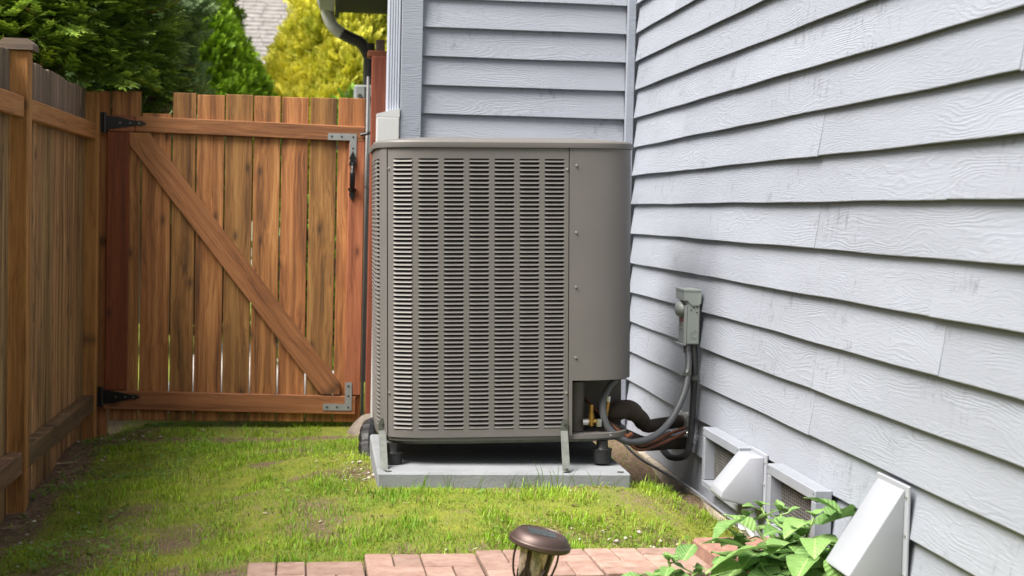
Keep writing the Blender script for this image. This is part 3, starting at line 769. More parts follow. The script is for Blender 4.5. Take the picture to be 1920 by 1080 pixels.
for x, z in ((1.437,.79),(1.446,.774),(1.46,.776),(1.436,.764),(1.46,.755)): m.cyl((x,y0-.0005,z), (x,y0-.0025,z), .0028, n=8)
part("screw", m, BLACKM, db)
# whip from the unit up to the box
wh = empty("electrical_whip", (1.2, 5.7, .3), "grey flexible conduit looping from the air conditioner up to the disconnect box", "conduit")
m = MB(); m.tube(curve_pts([(1.095,5.72,.512),(1.065,5.71,.478),(1.040,5.68,.415),(1.062,5.67,.335),(1.135,5.68,.285),(1.235,5.75,.283),(1.330,5.83,.335),(1.400,5.89,.445),(1.430,5.955,.545),(1.432,5.985,.612)], 7), .0135, 12)
part("hose", m, CONDG, wh, 60)
m = MB(); m.cyl((1.431,5.98,.596), (1.432,5.99,.628), .0165, n=12); part("connector", m, CONDD, wh, 40)
m = MB(); m.cyl((1.417,5.93,.505), (1.424,5.94,.522), .017, n=12); m.box(1.40,1.43,5.915,5.924,.506,.522); part("clamp", m, GALV, wh, 40)
c2 = empty("wall_conduit", (1.47, 6.0, .2), "dark grey conduit dropping straight from the disconnect box then bending into the wall", "conduit")
m = MB(); m.tube(curve_pts([(1.458,5.99,.63),(1.462,5.99,.55),(1.460,5.98,.44),(1.452,5.96,.34),(1.444,5.95,.25),(1.430,5.97,.185),(1.39,6.08,.165),(1.40,6.3,.195),(1.49,6.5,.20)], 6), .0135, 12); part("hose", m, CONDD, c2, 60)
m = MB(); m.cyl((1.4625,5.985,.486), (1.4625,5.985,.503), .0175, n=12); m.box(1.448,1.478,5.966,5.97,.485,.503); part("clamp", m, GALV, c2, 40)
# refrigerant lines
ln = empty("refrigerant_line", (1.2, 6.0, .25), "pair of black foam insulated refrigerant pipes with foil at the wall", "refrigerant pipes")
m = MB(); m.tube(curve_pts([(1.055,5.79,.37),(1.09,5.74,.385),(1.15,5.76,.395),(1.205,5.80,.36),(1.25,5.88,.315),(1.32,5.99,.305),(1.44,6.13,.30),(1.50,6.18,.30)], 6), [.030]*8+[.037]*8+[.032]*6+[.026]*21, 12); part("large_pipe", m, FOAM, ln, 60)
m = MB(); m.tube(curve_pts([(1.06,5.70,.33),(1.15,5.76,.29),(1.25,5.88,.245),(1.36,5.98,.235),(1.44,6.06,.225),(1.50,6.12,.225)], 6), .028, 12); part("small_pipe", m, FOAM, ln, 60)
for (x,y,z,r) in ((1.452,6.135,.30,.032),(1.452,6.07,.225,.030)):
    m = MB(); pts = [(x-.008,y-.01,z),(x,y,z+.004),(x+.008,y+.006,z-.003),(x+.02,y+.02,z)]
    m.tube(pts, [r*1.0,r*1.16,r*.98,r*1.2], 11); m.v = [(p[0]+random.uniform(-.003,.003), p[1]+random.uniform(-.004,.004), p[2]+random.uniform(-.004,.004)) for p in m.v]
    part("foil", m, FOIL, ln)
cb = MB(); cb.tube(curve_pts([(.965,5.80,.455),(1.02,5.74,.40),(1.09,5.69,.335),(1.14,5.68,.30)], 6), .0055, 7)
cb.tube(curve_pts([(1.14,5.68,.30),(1.19,5.72,.262),(1.27,5.82,.262),(1.35,5.92,.278),(1.44,6.03,.285)], 6), .006, 7)
cb.tube(curve_pts([(1.12,5.68,.31),(1.18,5.70,.25),(1.27,5.80,.248),(1.36,5.9,.262),(1.44,6.02,.27)], 6), .006, 7)
cb.cyl((1.13,5.675,.30), (1.155,5.69,.31), .009, n=8)
solo("control_cable", cb, COPPER, (1.2,5.75,.25), "reddish brown control wires trailing from the valves along the pipes to the wall", "cable", 60)
m = MB(); m.tube(curve_pts([(1.28,6.5,.16),(1.33,6.4,.11),(1.40,6.25,.075),(1.446,5.95,.062),(1.455,5.4,.058),(1.4555,5.25,.056)], 6), .0055, 8)
solo("drain_line", m, FRAMEP, (1.4,6.2,.07), "thin pale grey line drooping from the pipes onto the top of the skirt board", "hose", 60)

# ------------------------------------------------------------------ foundation vents and hoods
def vent(ya, yb, zb, zt, label):
    v = empty("foundation_vent", (1.45, (ya+yb)/2, zb), label, "vent", "foundation vents low on the siding wall")
    xf, xw = 1.425, 1.4785; t = .034
    m = MB(); m.cbox(xf, xw, ya, yb, zt-t, zt, .003); m.cbox(xf, xw, ya, yb, zb, zb+t*.8, .003)
    m.cbox(xf+.0005, xw, ya+.0005, ya+t, zb+t*.8+.0005, zt-t-.0005, .003); m.cbox(xf+.0005, xw, yb-t, yb-.0005, zb+t*.8+.0005, zt-t-.0005, .003)
    part("frame", m, FRAMEP, v)
    m = MB(); m.box(1.4665, 1.4685, ya+t, yb-t, zb+t*.8, zt-t)
    for i in range(20):
        y = ya+t+(yb-ya-2*t)*(i+.5)/20; m.box(1.4635, 1.4662, y-.0012, y+.0012, zb+t*.8, zt-t)
    for i in range(14):
        z = zb+t*.8+(zt-zb-1.8*t)*(i+.5)/14; m.box(1.4622, 1.4634, ya+t, yb-t, z-.0010, z+.0010)
    part("screen", m, PANELD, v)
    m = MB()
    for y in (ya+.012, yb-.012): m.cyl((xf-.0015, y, zt-.012), (xf, y, zt-.012), .003, n=8)
    part("nail", m, GALV, v)
vent(5.165, 5.675, .118, .342, "pale foundation vent beside the wall conduit, farther of the two from the plant")
vent(4.325, 4.815, .128, .345, "pale foundation vent between the small hood and the tall hood, half behind the plant")
def hood(name, ya, yb, zt, zb, dep, lip, zl, label, cat, rnd):
    h = empty(name, (1.45, (ya+yb)/2, zb), label, cat)
    m = MB(); m.cbox(1.4700, 1.4785, ya-.02, yb+.02, zb-.006, zt+.012, .002); part("back_plate", m, HOODP, h)
    m = MB(); X0 = 1.4698
    poly = [(X0, zt), (X0-rnd, zt-.002), (X0-dep, zl+lip), (X0-dep-.004, zl+lip*.3), (X0-dep+.002, zl), (X0, zb)]
    bm = bmesh.new(); vsA = [bm.verts.new((x, ya, z)) for x, z in poly]; vsB = [bm.verts.new((x, yb, z)) for x, z in poly]; n = len(poly)
    bm.faces.new(vsA); bm.faces.new(vsB[::-1])
    for i in range(n): bm.faces.new((vsA[i], vsB[i], vsB[(i+1)%n], vsA[(i+1)%n]))
    bmesh.ops.recalc_face_normals(bm, faces=bm.faces)
    bmesh.ops.bevel(bm, geom=list(bm.edges), offset=.004, segments=2, affect='EDGES', profile=.5)
    me = bpy.data.meshes.new("shell"); bm.to_mesh(me); bm.free(); me.transform(Matrix.Translation(-base(h))); me.materials.append(HOODP); smooth_mesh(me, 35)
    link("shell", me, h)
    for z in (zt-.015, (zt+zb)/2, zb+.012):
        m = MB(); m.cyl((1.4702, ya-.012, z), (1.4655, ya-.012, z), .005, .004, 8); part("screw", m, SHINY, h)
    return h
hood("vent_hood", 5.005, 5.155, .333, .158, .140, .03, .188, "small pale vent hood with rounded lip between the two foundation vents", "vent hood", .05)
hood("tall_vent_hood", 3.745, 3.93, .452, .225, .138, .012, .225, "tall white wedge shaped vent hood right of the plant", "vent hood", .006)
m = MB(); m.cyl((1.435,5.06,.155), (1.47,5.06,.03), .022, n=14); m.cyl((1.425,5.05,.10), (1.43,5.055,.092), .027, n=14); m.tube([(1.405,5.03,.12),(1.44,5.01,.065)], .008, 8)
solo("drain_stub", m, PIPEL, (1.44,5.06,.03), "short pale drain pipe with metal clamp under the small vent hood", "drain pipe", 40)

# ------------------------------------------------------------------ pavers, bricks
def paver(x, y, z, rot, s, label, dark=False):
    p = empty("paver", (x, y, z-.045), label, "paver", "brick patterned pavers along the near edge of the lawn")
    p.rotation_euler = (random.uniform(-.012,.012), random.uniform(-.012,.012), rot)
    m = MB(); m.cbox(-s/2, s/2, -s/2, s/2, 0, .037, .006); o = link("slab", m.mesh("slab", JOINT), p)
    q = s/2
    for i in range(2):
        for j in range(2):
            for k in range(2):
                if (i+j) % 2: w, h = q/2, q; ox, oy = -s/2+i*q+k*q/2, -s/2+j*q
                else: w, h = q, q/2; ox, oy = -s/2+i*q, -s/2+j*q+k*q/2
                key = ("pv", round(w,4), round(h,4))
                if key not in _bm:
                    b = MB(); b.cbox(0, w-.0045, 0, h-.0045, 0, .012, .0025); _bm[key] = b.mesh("brick", BRICK)
                link("brick", _bm[key], p, Matrix.Translation((ox+.0015, oy+.0015, .034+random.uniform(-.001,.001))))
S_ = .318
paver(-.035, 4.13, .150, .02, S_, "pink brick patterned paver, leftmost of the row at the bottom edge")
paver(.285, 4.21, .153, .015, S_, "pink brick patterned paver with a dark worn face, second from left in the row")
paver(.607, 4.245, .156, .03, S_, "pink brick patterned paver directly behind the solar light")
paver(.930, 4.28, .152, .045, S_, "pink brick patterned paver behind the small seedling plant")
bk = MB(); bk.cbox(-.15, .15, -.15, .15, -.09, 0, .008)
rb = solo("edging_block", bk, RBRICK, (0,0,0), "reddish concrete edging block under the leafy plant, raised above the pavers", "block"); rb.location = (1.29, 4.46, .150); rb.rotation_euler = (0,0,.06)
# watering cap
cp = empty("irrigation_cap", (1.098, 4.14, .1), "black ribbed irrigation riser with bright blue top beside the plant", "sprinkler")
m = MB(); m.cyl((1.098,4.14,.07), (1.098,4.14,.155), .017, n=16)
for a in np.arange(0, 6.28, .35): m.box(1.098+.0175*math.cos(a)-.002, 1.098+.0175*math.cos(a)+.002, 4.14+.0175*math.sin(a)-.002, 4.14+.0175*math.sin(a)+.002, .128, .158)
m.cyl((1.098,4.14,.07), (1.098,4.14,.13), .0155, n=16); part("body", m, BLACK, cp)
m = MB(); m.cyl((1.098,4.14,.155), (1.098,4.14,.163), .0125, n=16); part("top", m, BLUE, cp)

# ------------------------------------------------------------------ solar light
sl = empty("solar_light", (.562, 3.86, .06), "bronze solar path light with ribbed glass leaning slightly in front of the pavers", "solar light")
tilt = Matrix.Rotation(R(11.5), 3, 'Y') @ Matrix.Rotation(R(3), 3, 'X')
cap0 = Vector((.556, 3.875, .290))
def lt(mb): mb.v = [tuple(tilt @ Vector(v) + cap0) for v in mb.v]; return mb
m = MB(); m.lathe([(.062,-.007),(.0765,-.007),(.0810,-.003),(.0812,.0065),(.0795,.0090),(.0750,.0092),(.0725,.0160),(.0655,.0255),(.0600,.0285),(.0570,.0295),(.0555,.0275),(.01,.0277)], n=48); part("cap", lt(m), BRONZE, sl, 35)
m = MB(); m.box(-.036,.036,-.030,.030,.0279,.0287); part("solar_panel", lt(m), plain("solar_cell", (.045,.055,.062), .25, 0, .7, 160), sl)
def glass_mat():
    T = NT("rippled_glass"); v = T.coords()
    T.set(T.ramp(T.noise(T.scale(v, (75,75,28)), 1, 3, .6), [(.32, (.16,.11,.07)), (.46, (.7,.6,.45)), (.65, (.95,.9,.8))]), .06); T.b.inputs['Transmission Weight'].default_value = .8; T.b.inputs['IOR'].default_value = 1.45
    T.bump(T.noise(T.scale(v, (60,60,16)), 1, 3, .6), 1.0, .006); return T.m
m = MB(); m.lathe([(.047,-.006),(.045,-.03),(.041,-.06),(.036,-.088),(.030,-.105),(.028,-.105),(.034,-.088),(.039,-.06),(.043,-.03),(.045,-.006)], n=40); part("glass", lt(m), glass_mat(), sl, 60)
m = MB(); m.lathe([(.008,-.006),(.011,-.03),(.009,-.07),(.006,-.1)], n=12); part("lamp_core", lt(m), GALV, sl, 60)
for a, broad in ((-2.15,1),(-.98,1),(.98,1),(2.15,1),(3.0,0),(.12,0)):
    c_, s_ = math.cos(a), math.sin(a); m = MB()
    if broad:
        pts = curve_pts([(.047*c_, .047*s_, -.004), (.047*c_, .047*s_, -.04), (.043*c_, .043*s_, -.075), (.036*c_, .036*s_, -.108), (.014*c_, .014*s_, -.122)], 5)
        m.tube(pts, [.0062]*10 + [.0052]*11, 8, flat=.6)
        for sg in (-1, 1):
            b_ = a + sg*.62
            m.tube(curve_pts([(.045*c_, .045*s_, -.055), (.042*math.cos(a+sg*.32), .042*math.sin(a+sg*.32), -.085), (.034*math.cos(b_), .034*math.sin(b_), -.108)], 4), .0038, 6)
    else:
        m.tube(curve_pts([(.055*c_, .055*s_, -.004), (.057*c_, .057*s_, -.045), (.049*c_, .049*s_, -.085), (.034*c_, .034*s_, -.112)], 5), .0028, 8)
    part("cage_rib", lt(m), DBRONZE, sl, 60)
m = MB(); m.lathe([(.036,-.107),(.037,-.112),(.02,-.124),(.011,-.132),(.011,-.30)], n=20); part("stake", lt(m), DBRONZE, sl, 40)

# ------------------------------------------------------------------ broad-leaved plants
def leaf_mat():
    T = NT("broad_leaf"); tc = T.n("ShaderNodeTexCoord"); v = tc.outputs['Object']; oi = T.n("ShaderNodeObjectInfo")
    sx = T.n("ShaderNodeSeparateXYZ"); T.l(v, sx.inputs[0]); ay = T.math('ABSOLUTE', sx.outputs[1])
    mid = T.ramp(ay, [(.010, 1.0), (.03, 0.0)])
    vv = T.math('SINE', T.math('MULTIPLY', T.math('SUBTRACT', sx.outputs[0], T.math('MULTIPLY', ay, .75)), 46))
    vein = T.ramp(vv, [(.0, 0.0), (.9, 0.0), (1.0, .5)])
    n = T.noise(T.scale(v, (5,5,5)), 1, 4)
    a = T.mix(oi.outputs['Random'], (.085,.20,.045), (.18,.32,.09))
    c = T.mix(T.ramp(n, [(.35,0.0),(.7,.5)]), a, (.25,.38,.14))
    c = T.mix(T.math('MAXIMUM', T.math('MULTIPLY', mid, .7), T.math('MULTIPLY', vein, .35)), c, (.36,.48,.19))
    T.bump(T.math('ADD', vv, T.math('MULTIPLY', n, 1.5)), .25, .02)
    T.set(c, .5, 0, .3)
    tr = T.n("ShaderNodeBsdfTranslucent"); T.l(c, tr.inputs[0]); mx = T.n("ShaderNodeMixShader"); mx.inputs[0].default_value = .22
    out = [q for q in T.t.nodes if q.type == 'OUTPUT_MATERIAL'][0]
    T.l(T.b.outputs[0], mx.inputs[1]); T.l(tr.outputs[0], mx.inputs[2]); T.l(mx.outputs[0], out.inputs[0]); return T.m
BL = leaf_mat(); STEM = plain("plant_stem", (.14,.22,.05), .5, 0, .2, 30)
def leaf_mesh(fold, droop, wav):
    us = [0, .14, .36, .60, .82, 1.0]; hw = [.12, .36, .42, .33, .17, .012]; V = []; 
    for i, (u, w) in enumerate(zip(us, hw)):
        for t in (-1, -.5, 0, .5, 1):
            x = u - (.10*abs(t) if i == 0 else 0)
            V.append((x, w*t, fold*w*abs(t)*1.2 - droop*u*u + wav*math.sin(u*9+t*2.3)*abs(t)))
    Fc = [(i*5+j, (i+1)*5+j, (i+1)*5+j+1, i*5+j+1) for i in range(5) for j in range(4)]
    b = MB(); b.add(V, Fc); me = b.mesh("leaf", BL); smooth_mesh(me, 80); return me
LM = [leaf_mesh(.30,.22,.02), leaf_mesh(.18,.35,.035), leaf_mesh(.45,.12,.02), leaf_mesh(.1,.45,.03)]
def leaf(parent, base_p, az, el, size, roll=0.0):
    X_ = Vector((math.cos(el)*math.cos(az), math.cos(el)*math.sin(az), math.sin(el)))
    up = Vector((0,0,1)); Y_ = up.cross(X_).normalized(); Z_ = X_.cross(Y_)
    Y2 = Y_*math.cos(roll) + Z_*math.sin(roll); Z2 = X_.cross(Y2)
    k = size; link("leaf", random.choice(LM), parent, axes(Vector(base_p)-base(parent), X_*k, Y2*k, Z2*k))
def plant(origin, stems, label, nl, seed, ext=()):
    rnd = random.Random(seed); st = random.getstate(); random.seed(seed)
    p = empty("leafy_plant", origin, label, "plant", "broad leaved plants by the pavers")
    for (tx, ty, tz, big) in stems:
        a = Vector(origin); b_ = Vector((tx, ty, tz)); mid = a.lerp(b_, .5) + Vector((0,0,.03))
        pts = curve_pts([a, mid, b_], 6); m = MB(); m.tube(pts, [.006-.003*i/(len(pts)-1) for i in range(len(pts))], 7); part("stem", m, STEM, p, 60)
        n = nl; ph = rnd.uniform(0, 6.28)
        for i in range(n):
            t = .30 + .70*(i+.5)/n; q = pts[min(len(pts)-1, int(t*(len(pts)-1)))]; az = ph + i*2.4 + rnd.uniform(-.4,.4)
            sz = big*rnd.uniform(.75,1.15)*(1.0 if t < .85 else .62); el = rnd.uniform(-.25,.35) + (.45 if t > .85 else 0)
            pet = Vector((math.cos(az), math.sin(az), .35))*rnd.uniform(.015,.035)
            pm = MB(); pm.tube([q, q+pet], .0022, 5); part("leaf_stalk", pm, STEM, p)
            leaf(p, q+pet, az, el, sz, rnd.uniform(-.3,.3))
        for j in range(3):
            leaf(p, b_, ph+j*2.1, rnd.uniform(.5,1.0), big*rnd.uniform(.3,.5), 0)
    for (x,y,z,az,el,sz,ro) in ext: leaf(p, (x,y,z), az, el, sz, ro)
    random.setstate(st); return p
plant((1.30,4.12,.08), [(1.165,4.20,.225,.10),(1.215,4.30,.275,.072),(1.265,4.33,.300,.07),(1.32,4.32,.290,.075),(1.385,4.20,.295,.09),(1.35,4.0,.225,.10),(1.27,4.02,.195,.10),(1.40,4.08,.235,.095),(1.42,3.96,.19,.09),(1.24,4.12,.20,.095),(1.33,4.15,.25,.095),(1.19,4.05,.17,.09),(1.30,4.22,.265,.085),(1.12,4.15,.175,.095),(1.16,4.0,.15,.10),(1.22,3.97,.16,.10),(1.31,3.95,.17,.10)],
      "large leafy green plant in front of the tall white vent hood", 7, 11,
      [(1.15,4.12,.225,2.7,.2,.11,.2), (1.20,4.2,.255,2.2,.5,.10,.1), (1.13,4.05,.19,3.6,.0,.10,-.2), (1.225,4.02,.245,3.05,.08,.19,.25), (1.17,4.18,.285,3.6,-.2,.12,.3), (1.41,4.13,.310,.6,.05,.11,-.2), (1.375,4.10,.290,.3,.30,.12,-.3), (1.36,3.93,.235,-1.6,-.55,.11,0), (1.40,4.05,.335,2.4,.5,.10,.2), (1.27,4.05,.25,-2.4,.1,.11,.1), (1.33,4.02,.27,-1.9,.1,.10,0), (1.30,3.98,.225,-2.2,-.3,.11,.1), (1.43,3.94,.215,-1.2,-.5,.10,0), (1.26,4.02,.185,-1.9,-.4,.10,.2)])
plant((.955,4.06,.05), [(.935,4.06,.205,.065),(.885,4.03,.160,.085),(1.02,4.05,.175,.065),(.98,4.0,.135,.08),(.845,4.03,.150,.085),(.82,3.98,.125,.09),(.90,3.97,.12,.08)], "small leafy seedling plant in front of the rightmost paver", 4, 23, [(.975,4.05,.205,.9,.55,.075,0)])

# ------------------------------------------------------------------ trees
def spray_template(n):
    """flat fan of small scale leaves: axis x, width y"""
    V = []; Fc = []; tip = []
    def lf(p, d, L, w):
        d = np.array(d)/np.linalg.norm(d); s = np.array([-d[1], d[0], 0]); b = np.array(p)
        o = len(V); V.extend([b, b+d*L*.5+s*w, b+d*L, b+d*L*.5-s*w]); Fc.append((o,o+1,o+2,o+3)); tip.extend([b[0], b[0]+.5*L*abs(d[0]), b[0]+L*abs(d[0]), b[0]+.5*L*abs(d[0])])
    for i in range(n):
        u = i/n*.8; sg = 1 if i % 2 else -1
        lf((u,0,-.12*u*u), (.75, sg*.75, -.12), .42*(1-.45*u), .085)
    lf((.0,0,0), (1,0,-.03), .55, .06); lf((.5,0,-.04), (1,0,-.2), .52, .07)
    return np.array(V), np.array(Fc), np.array(tip)
TV, TF, TT = spray_template(7)
def conifer(name, label, base_p, prof, n, size, cols, tipcol, seed, layer=True, lump=.35, group=None, crx=1.0, cry=1.0, zmin=0, face=None, dead=0.0, cull=None):
    rs = np.random.RandomState(seed); bx, by, bz = base_p
    t = empty(name, base_p, label, "tree", group)
    H = prof[-1][0]
    m = MB(); m.tube([(bx,by,bz-.1),(bx+.02,by,bz+H*.5),(bx,by,bz+H*.97)], [.10,.06,.012], 9); part("trunk", m, BARK, t, 60)
    pz = np.array([p[0] for p in prof]); pr = np.array([p[1] for p in prof])
    # sample heights proportional to circumference
    hs_ = rs.rand(n*6)*(H-zmin)+zmin; keep = rs.rand(n*6) < np.interp(hs_, pz, pr)/pr.max(); z = hs_[keep][:n]; n = len(z)
    az = rs.rand(n)*2*np.pi
    if face is not None:       # denser towards one side of the crown
        k = rs.rand(n) < .8; az[k] = face + rs.normal(0, .95, k.sum())
    lumpn = fbm(az*1.9+seed, z*3.1+seed*3, 3)
    rr = np.interp(z, pz, pr)*(1 + lump*(lumpn-.5)*2) * (1 - .42*rs.rand(n)**2.2)
    Pp = np.stack([rr*np.cos(az)*crx, rr*np.sin(az)*cry, z], -1)
    if cull is not None:
        kk = ~cull(Pp + np.array(base_p)); Pp, z, az, rr = Pp[kk], z[kk], az[kk], rr[kk]; n = len(z)
    # orientation
    el = (rs.normal(.12,.30,n) if layer else rs.normal(.75,.32,n)); a2 = az + rs.normal(0,.5,n)
    d = np.stack([np.cos(el)*np.cos(a2), np.cos(el)*np.sin(a2), np.sin(el)], -1)
    if layer: up = np.stack([rs.normal(0,.35,n), rs.normal(0,.35,n), np.ones(n)], -1)
    else: up = np.stack([np.cos(a2+rs.normal(0,1.0,n)), np.sin(a2+rs.normal(0,1.0,n)), rs.normal(.1,.3,n)], -1)
    sd_ = np.cross(up, d); sd_ /= np.linalg.norm(sd_, axis=1, keepdims=True); nn_ = np.cross(d, sd_)
    sz = size*rs.uniform(.6,1.35,n)
    V = (Pp[:,None,:] + sz[:,None,None]*(TV[None,:,0:1]*d[:,None,:] + TV[None,:,1:2]*sd_[:,None,:] + TV[None,:,2:3]*nn_[:,None,:])).reshape(-1,3)
    Fc = (TF[None] + (np.arange(n)*len(TV))[:,None,None]).reshape(-1,4)
    c0, c1 = np.array(cols[0]), np.array(cols[1]); f = np.clip(.5*rs.rand(n) + .9*(fbm(az*2.3+5, z*4+seed, 3)-.25), 0, 1)
    base_c = c0 + (c1-c0)*f[:,None]
    if dead > 0: k = rs.rand(n) < dead; base_c[k] = (.13,.075,.03)
    tc_ = np.array(tipcol); w = np.clip(TT,0,1)[None,:,None]**1.6*(.25+.75*rs.rand(n))[:,None,None]*.85
    C_ = (base_c[:,None,:]*(1-w) + tc_*w).reshape(-1,3)
    me = np_mesh("crown", V, Fc, LEAFY, {"tint": C_}); link("crown", me, t)
    # dark core added as inner foliage mass so the crown is not see-through
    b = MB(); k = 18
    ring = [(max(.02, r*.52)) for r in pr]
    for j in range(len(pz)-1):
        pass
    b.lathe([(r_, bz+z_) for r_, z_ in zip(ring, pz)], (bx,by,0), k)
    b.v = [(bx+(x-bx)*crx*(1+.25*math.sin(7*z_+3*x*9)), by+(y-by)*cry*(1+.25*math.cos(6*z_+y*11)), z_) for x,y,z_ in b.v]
    part("inner_core", b, CORED, t, 60)
    return t
CORED = plain("dark_core", (.018,.016,.008), .95, 0, .5, 14, .8, 20)  # near-black colour of the core added inside each crown
G = "conifers growing beyond the fence and gate"
conifer("cedar_tree", "dark green cedar with layered sprays overhanging the fence corner", (-1.98,8.45,0), [(0.3,.55),(1.2,.85),(1.75,1.05),(2.3,1.0),(3.0,.88),(4.2,.5),(5.0,.05)], 16000, .125, ((.05,.10,.012),(.135,.235,.026)), (.42,.56,.07), 3, True, .30, G, zmin=1.0, face=-.9, dead=.03, cull=lambda p: (p[:,2] < 1.74)&(p[:,0] > -1.36)&(p[:,1] < 8.12))
conifer("cypress_tree", "bluish green bushy cypress between the dark cedar and the bright green cone", (-1.82,12.0,0), [(0.2,.6),(1.5,.98),(2.6,.90),(4,.6),(5.2,.05)], 12000, .12, ((.045,.09,.036),(.105,.175,.075)), (.34,.47,.20), 5, False, .30, G, zmin=1.0, face=-1.1)
conifer("arborvitae", "bright green cone shaped arborvitae left of the neighbouring roof", (-1.32,14.0,0), [(0.1,.85),(1.5,.88),(2.1,.76),(2.5,.56),(2.95,.31),(3.7,.03)], 16000, .10, ((.065,.15,.008),(.14,.28,.014)), (.36,.54,.03), 8, False, .22, G, zmin=1.0, face=-1.2)
conifer("arborvitae", "slim green arborvitae peeking up behind the bluish cypress", (-1.62,15.2,0), [(0.1,.8),(2.2,.80),(3.4,.60),(4.6,.35),(5.6,.04)], 9000, .14, ((.05,.12,.008),(.12,.23,.016)), (.28,.42,.03), 18, False, .25, G, zmin=1.4, face=-1.2)
conifer("golden_cypress", "golden yellow cypress right of the neighbouring roof above the gate", (.18,15.0,0), [(0.1,.8),(1.4,.92),(2.1,.84),(2.5,.66),(3.0,.48),(4.2,.22),(4.9,.03)], 19000, .115, ((.22,.31,.012),(.80,.70,.05)), (.95,.88,.22), 12, False, .30, G, zmin=1.0, face=-1.4)
def shrub(base_p, r, h, label, col, seed):
    conifer("shrub", label, base_p, [(0.05,r*.6),(h*.5,r),(h*.85,r*.7),(h,.05)], 1800, .07, (col, tuple(c*1.7 for c in col)), tuple(min(.6, c*2.4) for c in col), seed, False, .3)
shrub((.14,10.6,0), .22, 1.93, "small lime green shrub just above the right end of the gate", (.09,.17,.012), 4)
shrub((-.22,10.8,0), .30, 1.2, "low green shrub behind the middle of the gate, seen through its gaps", (.07,.13,.012), 9)
# neighbouring house
nh = empty("neighbour_house", (-1.6,28,0), "distant house with brownish grey shingled roof between the trees", "house")
m = MB(); m.box(-7,1.5,26.6,33,-.2,2.6); part("wall", m, CREAM, nh)
m = MB(); rows = 32
for i in range(rows):
    t0, t1 = i/rows, (i+1)/rows; ya, yb = 25.9+t0*4.4, 25.9+t1*4.4; za, zb = 2.45+t0*2.87, 2.45+t1*2.87
    xq = -7.5
    while xq < 2.0:
        w = random.uniform(.25,.5); dz = random.uniform(0,.012)
        m.add([(xq,ya,za+.03+dz),(xq+w-.01,ya,za+.03+dz),(xq+w-.01,yb+.05,zb+.045),(xq,yb+.05,zb+.045),(xq,ya,za-.01),(xq+w-.01,ya,za-.01)], [(0,1,2,3),(4,5,1,0)]); xq += w
part("shingles", m, SHING, nh, kind='stuff')
m = MB(); m.prism([(25.95,2.40),(30.3,5.28),(34.6,2.40)], 'x', -7.4, 1.9); part("roof", m, SHING, nh)

# ------------------------------------------------------------------ grass, weeds, litter
rs = np.random.RandomState(21)
def in_lawn(x, y):
    k = (x > -1.16)&(x < 1.46)&(y > 4.3)&(y < 8.6)
    k &= ~((x > .19)&(x < 1.115)&(y > 5.447)&(y < 6.42))
    k &= ~((x > -.2)&(x < 1.1)&(y < 4.30+.105*(x+.2)))
    k &= ~((x > 1.1)&(x < 1.42)&(y < 4.61))
    k &= ~((x > .0)&(x < .36)&(y > 7.5)&(y < 7.95))
    return k
def blades(N, lo, hi, w0, w1, lean0, lean1, keep, cols, name, label, tall=False, seed=5):
    rs = np.random.RandomState(seed)
    x = rs.uniform(-1.16,1.46,N); y = 4.05 + (8.6-4.05)*rs.rand(N)**1.25
    so = soil(x, y); tuft = fbm(x*9+2, y*9+4, 3); big = fbm(x*2.2+11, y*2.2+3, 3)
    dens = np.clip(keep(so, tuft, big), .02, 1)
    k = in_lawn(x, y)&(rs.rand(N) < dens); x, y, so, tuft, big = x[k], y[k], so[k], tuft[k], big[k]; N = len(x)
    zz = gz(x, y) - .003
    L = rs.uniform(lo,hi,N)
    if tall:
        nearpad = np.exp(-((y-5.42)/.05)**2)*((x > .2)&(x < 1.2)) + np.exp(-((x-1.36)/.12)**2)*(y < 6.2)
        L = L*(.5+1.1*np.clip((tuft-.36)*3,0,1))*(1+.35*nearpad*rs.rand(N)); L[rs.rand(N) < .015] *= 1.9
    wd = rs.uniform(w0,w1,N); az = rs.rand(N)*6.283; lean = rs.uniform(lean0,lean1,N)
    d = np.stack([np.cos(az), np.sin(az)], -1); s = np.stack([-np.sin(az), np.cos(az)], -1)
    def bl(tt, ww):
        hor = L*np.sin(lean)*tt**1.4; ver = L*(np.cos(lean)*tt*1.1 + .15*np.sin(tt*2.6))
        c = np.stack([x+d[:,0]*hor, y+d[:,1]*hor, zz+ver], -1); o = np.concatenate([s*wd[:,None]*ww, np.zeros((N,1))], 1)
        return c-o, c+o
    st = [(0.0,1.0),(.55,.85),(1.0,.12)] if tall else [(0.0,1.0),(1.0,.2)]
    rows = [q for t_, w_ in st for q in bl(t_, w_)]; nv = len(rows)
    V = np.stack(rows, 1).reshape(-1,3); i0 = (np.arange(N)*nv)[:,None]
    Fc = np.concatenate([i0+np.array([[j,j+1,j+3,j+2]]) for j in range(0, nv-2, 2)], 0)
    mixv = np.clip(rs.rand(N)*.55 + (fbm(x*1.9, y*1.9, 4)-.30)*1.5, 0, 1)[:,None]
    C_ = np.array(cols[0])*(1-mixv) + np.array(cols[1])*mixv
    C_ = C_*rs.uniform(.8,1.2,(N,1))
    dry = rs.rand(N) < (.05+.20*so); C_[dry] = np.array([.33,.25,.115])*rs.uniform(.6,1.1,(dry.sum(),1))
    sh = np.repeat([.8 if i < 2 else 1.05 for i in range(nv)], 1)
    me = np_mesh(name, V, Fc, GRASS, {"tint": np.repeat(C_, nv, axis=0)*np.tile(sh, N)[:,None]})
    tag(link(name, me), label, "grass", kind='stuff')
blades(430000, .004, .013, .0008, .0018, .3, 1.35, lambda s,t,b: 1.15-1.0*s, ((.115,.25,.013),(.29,.37,.03)), "moss_turf", "short mossy turf covering most of the lawn", seed=5)
